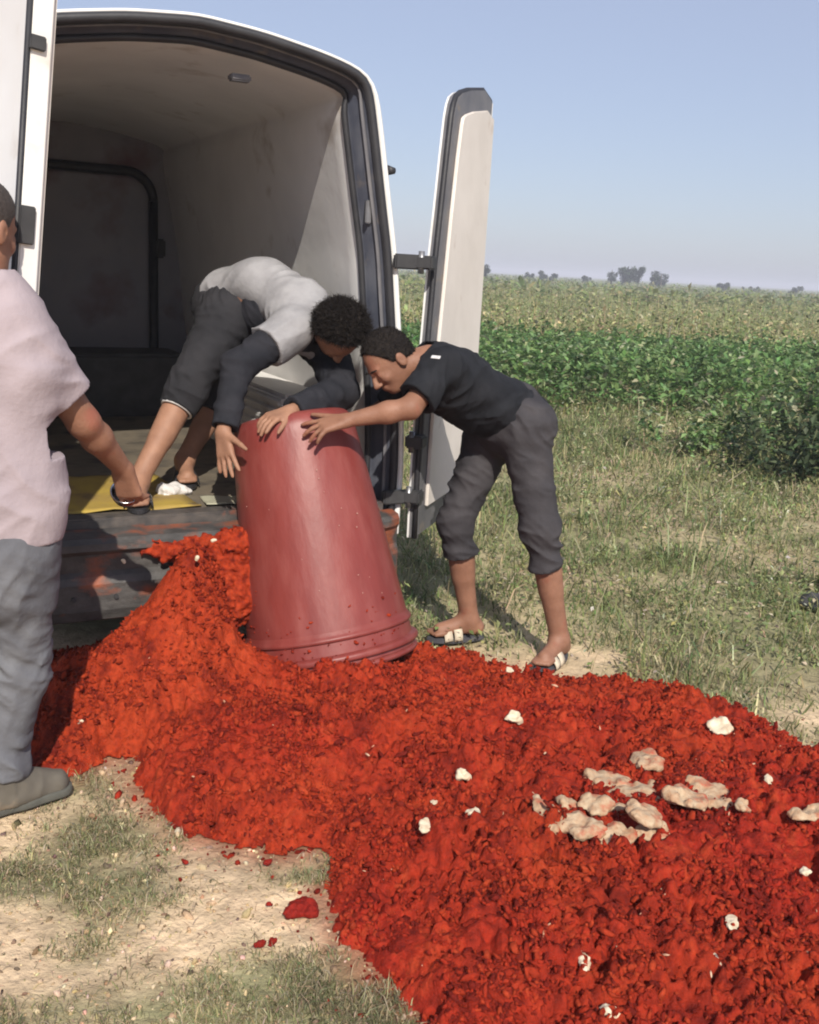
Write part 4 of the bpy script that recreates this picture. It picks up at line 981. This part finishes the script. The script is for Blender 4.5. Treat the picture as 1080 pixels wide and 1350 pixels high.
for i, (x, y, w, h, lb) in enumerate((
    (950, 960, 28, 17, 'largest white husk, near the far right edge of the paste'), (678, 949, 22, 9, 'thin white husk below the outer sandal'), (624, 1072, 18, 11, 'oval white husk left of the pale cluster'),
    (560, 1089, 15, 17, 'white husk at the middle of the paste, upper of two'), (557, 1117, 14, 20, 'ragged white husk just below another husk'), (965, 1217, 14, 20, 'upright white husk in the lower right of the paste'),
    (770, 1268, 14, 22, 'slanting pale husk in the lower middle of the paste'), (802, 1334, 26, 11, 'flat white husk at the bottom picture edge'), (573, 1023, 16, 8, 'flat pale husk, left of a pair'), (611, 1024, 18, 9, 'flat pale husk, right of a pair'),
    (1013, 1028, 10, 12, 'tiny white husk right of the pale cluster'), (940, 1265, 12, 24, 'reddish pale husk near the lower right'), (572, 1058, 8, 9, 'tiny round white husk left of the oval one'), (104, 952, 9, 9, 'tiny white husk beside the grey jeans'),
    (730, 1318, 34, 14, 'pale dry husk at the bottom edge of the paste'), (672, 884, 10, 8, 'small pink-white husk at the far edge of the paste'), (1062, 1150, 12, 8, 'tiny husk at the right picture edge'))):
    scrap(x, y, w, h, lb, GH, M['seed'], 90 + i, 'pale_husk')
def husk_at(pw, size, label, group, seed):
    S = Field((-.04, -.04, -.03), (.04, .04, .03), .0025); S.ell((0, 0, 0), (V(1, 0, 0), V(0, 1, 0), V(0, 0, 1)), (size, size * .7, size * .6), 0)
    S.wrinkle(lambda X: .003 * noise3(X * 80 + seed), .02); o = link('pale_husk', S.mesh('pale_husk'), M['seed']); o.location = Vector(np.asarray(pw).tolist()); o.rotation_euler = (seed, seed * 2, 0); tag(o, label, 'scrap', group)
husk_at(at(260, 736, 3.52), .012, 'white husk stuck in the paste on the bumper, beside the barrel', GH, 1.0)
husk_at(at(163, 740, 3.52), .010, 'white speck on the bare part of the bumper', GH, 2.0)
husk_at(at(282, 712, 3.56), .012, 'white husk at the top corner of the bumper paste', GH, 3.0)

# ------------------------------------------------------------------ grass, weeds, crops
M['grass'] = mat('grass_blades', (.1, .1, .05), rough=.7, attr=True, scale=3, spec=.2, transl=.38)
M['leaf'] = mat('crop_leaves', (.05, .1, .03), rough=.55, attr=True, scale=2, spec=.25, transl=.4)
r2 = np.random.default_rng(33)
def blades(x, y, z, h, w, lean, col, r):
    n = len(x); a = r.uniform(0, 2 * np.pi, n); b = r.uniform(0, 2 * np.pi, n)
    wv = np.stack([np.cos(a), np.sin(a), 0 * a], 1) * w[:, None] / 2; lv = np.stack([np.cos(b), np.sin(b), 0 * b], 1) * (lean * h)[:, None]
    p = np.stack([x, y, z], 1); up = np.stack([0 * h, 0 * h, h], 1)
    m = p + lv * .35 + up * .6; t_ = p + lv + up * (1 - .35 * np.minimum(lean, 1.6))[:, None]
    v = np.stack([p - wv, p + wv, m + wv * .75, m - wv * .75, t_], 1).reshape(-1, 3); k = np.arange(n)[:, None] * 5
    return v, [k + np.array([[0, 1, 2, 3]]), k + np.array([[3, 2, 4]])], np.repeat(col, 5, 0)
def palette(n, r, cols, wts, var=.22):
    c = np.array(cols)[r.choice(len(cols), n, p=np.array(wts) / sum(wts))]; return np.clip(c * (1 + var * r.normal(size=(n, 1))) * (1 + .08 * r.normal(size=(n, 3))), .01, 1)
def scatter(n, x0, x1, y0, y1, r, power=1.0):
    y = y0 + (y1 - y0) * r.uniform(size=n) ** power; return r.uniform(x0, x1, n), y
OLIVE = [(.27, .29, .13), (.20, .245, .105), (.36, .345, .185), (.48, .42, .27), (.15, .20, .08)]
def leaves(p, size, col, r, flat=.5):
    n = len(p); a = r.uniform(0, 2 * np.pi, n); el = r.normal(flat * .4, .5, n)
    d = np.stack([np.cos(a) * np.cos(el), np.sin(a) * np.cos(el), np.sin(el)], 1); s = np.stack([-np.sin(a), np.cos(a), r.normal(0, .35, n)], 1); s /= np.linalg.norm(s, axis=1)[:, None]
    nn = np.cross(d, s); L = size[:, None]
    v = np.stack([p, p + d * L * .5 + s * L * .30 + nn * L * .06, p + d * L - nn * L * .1, p + d * L * .5 - s * L * .30 + nn * L * .06], 1).reshape(-1, 3); k = np.arange(n)[:, None] * 4
    return v, [k + np.array([[0, 1, 2]]), k + np.array([[0, 2, 3]])], np.repeat(col, 4, 0)
leaves_ = leaves
# meadow behind and right of the paste
n = 230000
x, y = scatter(n, -.3, 8.0, 3.0, 14.0, r2, 1.6); m = (x < y * .50 + 1.0)
_, ps = hsample(x, y); inb = (x > px_[0]) & (x < px_[-1]) & (y < py_[-1]); m &= ~(inb & (ps > -.01)); g = green(x, y)
m &= r2.uniform(size=n) < g * np.clip(.7 + .9 * n2(x, y, 2.0, 13., 3), .12, 1); x, y = x[m], y[m]; n = len(x)
big = np.clip(.5 + n2(x, y, 1.4, 23., 2), 0, 1); h = r2.lognormal(math.log(.062), .55, n).clip(.02, .34) * (.6 + .9 * big) * np.clip(.75 + (y - 4) * .06, .7, 1.3)
lvl = np.clip(.5 + 1.1 * n2(x, y, .9, 51., 3), 0, 1)
c1 = palette(n, r2, OLIVE, (3, 2, 3.4, 3.4, .8)); c2 = palette(n, r2, OLIVE, (4, 4, 1.5, .8, 2.5)); pick = r2.uniform(size=n) < lvl; col = np.where(pick[:, None], c1, c2)
v, f, c = blades(x, y, gz(x, y) - .004, h, r2.uniform(.003, .010, n) * (1 + (y - 4) * .10), np.abs(r2.normal(.8, .6, n)).clip(.05, 2.2), col, r2)
tag(link('meadow_grass', new_mesh('meadow_grass', v, f, c), M['grass']), 'dry olive grass and low weeds between paste and crop', 'grass', kind='stuff')
# low broad-leaved ground cover in the meadow
n = 150000; x, y = scatter(n, -.2, 8.0, 3.2, 13.5, r2, 1.5); _, ps = hsample(x, y); inb = (x > px_[0]) & (x < px_[-1]) & (y < py_[-1]); m = ~(inb & (ps > -.02)) & (x < y * .5 + 1)
cl_ = n2(x, y, 1.7, 61., 3); m &= r2.uniform(size=n) < np.clip(.30 + 1.2 * cl_, .03, 1) * np.clip(green(x, y) * 1.3, 0, 1); x, y, cl_ = x[m], y[m], cl_[m]; n = len(x)
hz_ = np.abs(r2.normal(0, .05, n)) * (1 + 1.2 * np.clip(cl_, 0, 1)) * np.clip(.7 + .07 * (y - 4), .7, 1.5)
v, f, c = leaves_(np.stack([x, y, gz(x, y) + .01 + hz_], 1), r2.uniform(.015, .045, n) * np.clip(.8 + .06 * (y - 4), .8, 1.5), palette(n, r2, [(.23, .27, .11), (.18, .225, .09), (.31, .31, .155), (.44, .39, .24), (.56, .52, .40)], (4, 3, 3, 1.8, .6)), r2)
tag(link('meadow_weeds', new_mesh('meadow_weeds', v, f, c, False), M['leaf']), 'low broad-leaved weeds mixed through the olive meadow', 'weeds', kind='stuff')
# tufts on the bare soil in front
xs, ys, ws_ = [], [], []
for a, b, cc, dd in PATCH:
    k = int(5000 * (cc * dd) / .02); xs.append(r2.normal(a, cc * .62, k)); ys.append(r2.normal(b, dd * .62, k))
x = np.concatenate(xs); y = np.concatenate(ys); _, ps = hsample(x, y); m = (ps < -.005) & (r2.uniform(size=len(x)) < np.clip(.55 + 1.4 * n2(x, y, 9, 3., 3), .05, 1)); x, y = x[m], y[m]; n = len(x)
h = r2.lognormal(math.log(.017), .45, n).clip(.006, .06)
v, f, c = blades(x, y, gz(x, y) - .002, h, r2.uniform(.0018, .0036, n), np.abs(r2.normal(.8, .5, n)).clip(.1, 1.8), palette(n, r2, [(.26, .25, .13), (.19, .21, .10), (.40, .34, .21), (.50, .42, .28)], (3, 2, 3, 2.4)), r2)
tag(link('soil_tufts', new_mesh('soil_tufts', v, f, c), M['grass']), 'short grey-green grass tufts on the bare soil in front', 'grass', kind='stuff')
# straw, grit and clods on the bare soil
n = 5200; x = r2.uniform(-1.5, .35, n); y = 1.65 + 1.5 * r2.uniform(size=n); _, ps = hsample(x, y); m = ps < -.005; x, y = x[m], y[m]; n = len(x)
sz = r2.lognormal(math.log(.0032), .55, n).clip(.0012, .016); v, f = crumbs(np.stack([x, y, gz(x, y) + sz * .2], 1), sz, r2, 1.4)
col = palette(n, r2, [(.46, .33, .20), (.34, .24, .15), (.56, .44, .30), (.16, .11, .08)], (4, 2, 2, 1.2)); tag(link('soil_grit', new_mesh('soil_grit', v, f, np.repeat(col, len(IV), 0)), M['ground']), 'small clods and grit lying on the bare soil', 'grit', kind='stuff')
n = 1500; x = r2.uniform(-1.5, .3, n); y = 1.65 + 1.4 * r2.uniform(size=n); _, ps = hsample(x, y); m = ps < -.01; x, y = x[m], y[m]; n = len(x)
v, f, c = blades(x, y, gz(x, y) + .002, np.full(n, .010), r2.uniform(.0015, .003, n), r2.uniform(1.5, 6, n), palette(n, r2, [(.52, .43, .29), (.38, .30, .19)], (2, 1)), r2)
tag(link('straw_bits', new_mesh('straw_bits', v, f, c), M['grass']), 'bits of dry straw strewn over the bare soil', 'straw', kind='stuff')
def plants(px0, py0, hh, nl, spread, size, cols, wts, r, var=.25):
    i = np.repeat(np.arange(len(px0)), nl); n = len(i); t_ = r.uniform(size=n) ** .7
    rad = spread * r.uniform(.15, 1, n) * (1.1 - .5 * t_); a = r.uniform(0, 2 * np.pi, n)
    p = np.stack([px0[i] + rad * np.cos(a), py0[i] + rad * np.sin(a), hh[i] * (.08 + .92 * t_)], 1)
    return leaves(p, size * r.uniform(.6, 1.3, n), palette(n, r, cols, wts, var), r)
# near green crop
GREEN = [(.16, .26, .088), (.12, .21, .07), (.21, .31, .125), (.36, .40, .23)]
n = 3600; x, y = r2.uniform(-7, 12, n), r2.uniform(11.3, 19.5, n); edge = 12.2 + .5 * n2(x, y, .5, 3., 2) + .08 * np.clip(x - 3.5, 0, 9); m = y > edge; x, y = x[m], y[m]
hh = (.60 + .14 * n2(x, y, .6, 4., 2) + .07 * r2.normal(size=len(x))).clip(.25, .85) * np.clip((y - 11.5) / 1.3, .5, 1)
v, f, c = plants(x, y, hh, 26, .20, .105, GREEN, (4, 3, 3, .9), r2)
tag(link('green_crop', new_mesh('green_crop', v, f, c, False), M['leaf']), 'band of dark green leafy crop beyond the meadow grass', 'crop', kind='stuff')
# far, paler crop
PALE = [(.33, .34, .15), (.41, .38, .20), (.24, .28, .11), (.48, .42, .25), (.16, .21, .08)]
n = 7000; y = 19.2 + 60 * r2.uniform(size=n) ** 1.9; x = r2.uniform(-.45, .75, n) * y
hh = (.62 + .2 * r2.normal(size=n)).clip(.3, 1.05)
v, f, c = plants(x, y, hh, 10, .18, .12, PALE, (3, 3, 2, 1.6, 1.4), r2); v2, f2, c2 = blades(x, y, 0 * x, hh * 1.15, np.full(n, .025), np.full(n, .12), palette(n, r2, PALE, (2, 3, 1, 3, .5)), r2)
tag(link('pale_crop', new_mesh('pale_crop', np.concatenate([v, v2]), f + [g_ + len(v) for g_ in f2], np.concatenate([c, c2]), False), M['leaf']), 'yellowing pale crop stretching behind the green band', 'crop', kind='stuff')
n = 9000; y = 62 + 240 * r2.uniform(size=n) ** 1.4; x = r2.uniform(-.5, .8, n) * y
v, f, c = plants(x, y, (.55 + .2 * r2.normal(size=n)).clip(.2, 1), 3, .9, .55, [(.26, .29, .125), (.31, .315, .16), (.21, .245, .10)], (3, 2, 2), r2, .12)
tag(link('distant_crop', new_mesh('distant_crop', v, f, c, False), M['leaf']), 'light green distant field reaching to the horizon', 'crop', kind='stuff')
# weeds at the right edge
m_stem = mat('weed_stem', (.13, .15, .06), (.2, .19, .09), rough=.8)
def weed(x, y, h, sp, nl, size, label, cols=GREEN, wts=(3, 3, 2, 1.5), seed=1):
    r = np.random.default_rng(seed); E = empty('weed_clump', (x, y, 0)); tag(E, label, 'weed', 'tall weeds at the right')
    tips = []; ns = max(4, nl // 90)
    for i in range(ns):
        a = r.uniform(0, 6.28); b = V(sp * .4 * r.normal(), sp * .4 * r.normal(), 0); tp = b + V(sp * .6 * math.cos(a), sp * .6 * math.sin(a), h * r.uniform(.6, 1.05)); tips.append((b, tp))
        v, f = tube([b, (b + tp) / 2 + V(0, 0, .05), tp], [.008, .006, .002], 5); link('stem', new_mesh('stem', v, f), m_stem, E)
    k = r.integers(0, ns, nl); t_ = r.uniform(.12, 1.03, nl); B = np.array([q_[0] for q_ in tips])[k]; T_ = np.array([q_[1] for q_ in tips])[k]
    p = B + (T_ - B) * t_[:, None] + r.normal(size=(nl, 3)) * np.array([sp * .16, sp * .16, .05]); p[:, 2] = np.maximum(p[:, 2], .02)
    v, f, c = leaves(p, size * r.uniform(.5, 1.25, nl), palette(nl, r, cols, wts), r); link('foliage', new_mesh('foliage', v, f, c, False), M['leaf'], E)
DK = [(.055, .085, .042), (.075, .11, .05), (.11, .14, .07), (.16, .18, .10)]
weed(3.05, 8.5, .50, .40, 900, .085, 'dark spreading weed clump in the grass near the right edge', DK, (4, 3, 2, .6), 3)
weed(3.75, 8.9, .62, .42, 900, .085, 'dark weed clump cut by the right edge', DK, (4, 3, 2, .6), 4)
weed(3.2, 9.9, .70, .45, 700, .10, 'pale-tipped weed clump behind the dark one', GREEN, (2, 2, 3, 3), 5)
weed(4.3, 10.6, 1.12, .40, 700, .11, 'tall weed behind the tallest bush at the right edge', GREEN, (3, 3, 2, 1.2), 6)
weed(4.05, 9.9, .80, .40, 700, .10, 'mid-height pale weed left of the tallest bush', GREEN, (2, 3, 3, 2), 7)
weed(2.5, 9.6, .42, .40, 500, .085, 'low weed clump at the left of the dark clumps', GREEN, (2, 2, 3, 2), 8)
weed(3.72, 9.2, 1.60, .30, 300, .095, 'tallest bush at the right edge crossing the horizon', DK, (2, 3, 3, 1.5), 11)
weed(2.28, 5.35, .16, .16, 160, .05, 'small low weed beside the dark stone', OLIVE, (3, 3, 2, 1, 1), 9)
st = Field((-.16, -.14, -.05), (.16, .14, .14), .008); st.ell((0, 0, .03), (V(1, 0, 0), V(0, 1, 0), V(0, 0, 1)), (.11, .08, .06), 0); st.wrinkle(lambda X: .02 * fbm(X * 14, 3), .05)
so = link('dark_stone', st.mesh('dark_stone'), mat('dark_stone', (.03, .03, .034), (.06, .06, .062), rough=.8)); so.location = (2.12, 4.98, .0); tag(so, 'dark stone in the grass, cut by the right edge', 'stone')

# ------------------------------------------------------------------ distant trees
M['tree'] = mat('tree_leaves', (.03, .06, .02), rough=.7, attr=True, scale=.6, spec=.1)
m_trunk = mat('trunk_bark', (.07, .05, .035), (.1, .08, .06), rough=.95, scale=3)
def tree(px, top, w_px, label, Y, seed, kind=0):
    r = np.random.default_rng(seed); b = atz(px, 900, 0); g0 = at(px, 400, Y); x = g0[0]; hgt = at(px, top, Y)[2]; wd = w_px / FPX * Y
    E = empty('distant_tree', (x, Y, 0)); tag(E, label, 'tree', 'trees on the horizon')
    v, f = tube([(0, 0, -.1), (.03 * wd, 0, hgt * .3), (0, .02, hgt * .75)], [.05 * hgt, .04 * hgt, .012 * hgt], 7); link('trunk', new_mesh('trunk', v, f), m_trunk, E)
    nl = int(500 + 60 * w_px); k = 7
    cen = np.stack([r.normal(0, .24 * wd, k), r.normal(0, .24 * wd, k), r.uniform(.18, .8, k) * hgt], 1); rad = r.uniform(.16, .30, k) * (wd if wd < hgt else hgt * .8 + wd * .1)
    i = r.integers(0, k, nl); d = r.normal(size=(nl, 3)); d /= np.linalg.norm(d, axis=1)[:, None]; p = cen[i] + d * (rad[i] * r.uniform(.5, 1.05, nl))[:, None]
    p[:, 0] = p[:, 0].clip(-wd * .55, wd * .55); p[:, 2] = p[:, 2].clip(hgt * .04, hgt * 1.02)
    v, f, c = leaves(p, np.full(nl, .10 * min(hgt, wd) + .08) * r.uniform(.6, 1.4, nl), palette(nl, r, [(.035, .06, .028), (.055, .08, .035), (.025, .042, .02)], (3, 2, 2)), r)
    link('crown', new_mesh('crown', v, f, c, False), M['tree'], E)
for i, a in enumerate(((637, 344, 14, 'lone small tree just right of the opened door', 190), (693, 354, 14, 'tiny bush on the horizon, left of a wider bush', 230), (718, 353, 26, 'wide low bush on the horizon between door and tree group', 230),
    (768, 359, 12, 'tiny bush left of the tree group', 240), (803, 348, 12, 'slim tree at the left end of the tree group', 220), (820, 351, 24, 'broad tree between the slim and the tallest tree', 225), (838, 345, 17, 'tallest tree of the group on the horizon', 215),
    (868, 354, 24, 'rounded tree at the right end of the tree group', 220), (955, 369, 26, 'low bush alone between tree group and right edge', 235), (996, 374, 30, 'flat wide bush farther right on the horizon', 250), (1046, 374, 18, 'small bush close to the right edge on the horizon', 240))):
    tree(a[0], a[1] + (0 if i in (0, 4, 5, 6, 7) else 4), a[2], a[3], a[4], 200 + i, i % 2)

# ------------------------------------------------------------------ haze
HZ = bpy.data.materials.new('haze'); HZ.use_nodes = True; hn = HZ.node_tree
hn.nodes.remove(hn.nodes['Principled BSDF']); pvn = hn.nodes.new('ShaderNodeVolumePrincipled'); pvn.inputs['Color'].default_value = (.86, .89, 1.0, 1); pvn.inputs['Density'].default_value = .0016; pvn.inputs['Anisotropy'].default_value = -0.1
hn.links.new(pvn.outputs[0], hn.nodes['Material Output'].inputs['Volume'])
hz = bm_obj('haze', box_bm((-2700, -2700, -1.2), (2700, 2700, 7.5)), HZ); hz['kind'] = 'stuff'
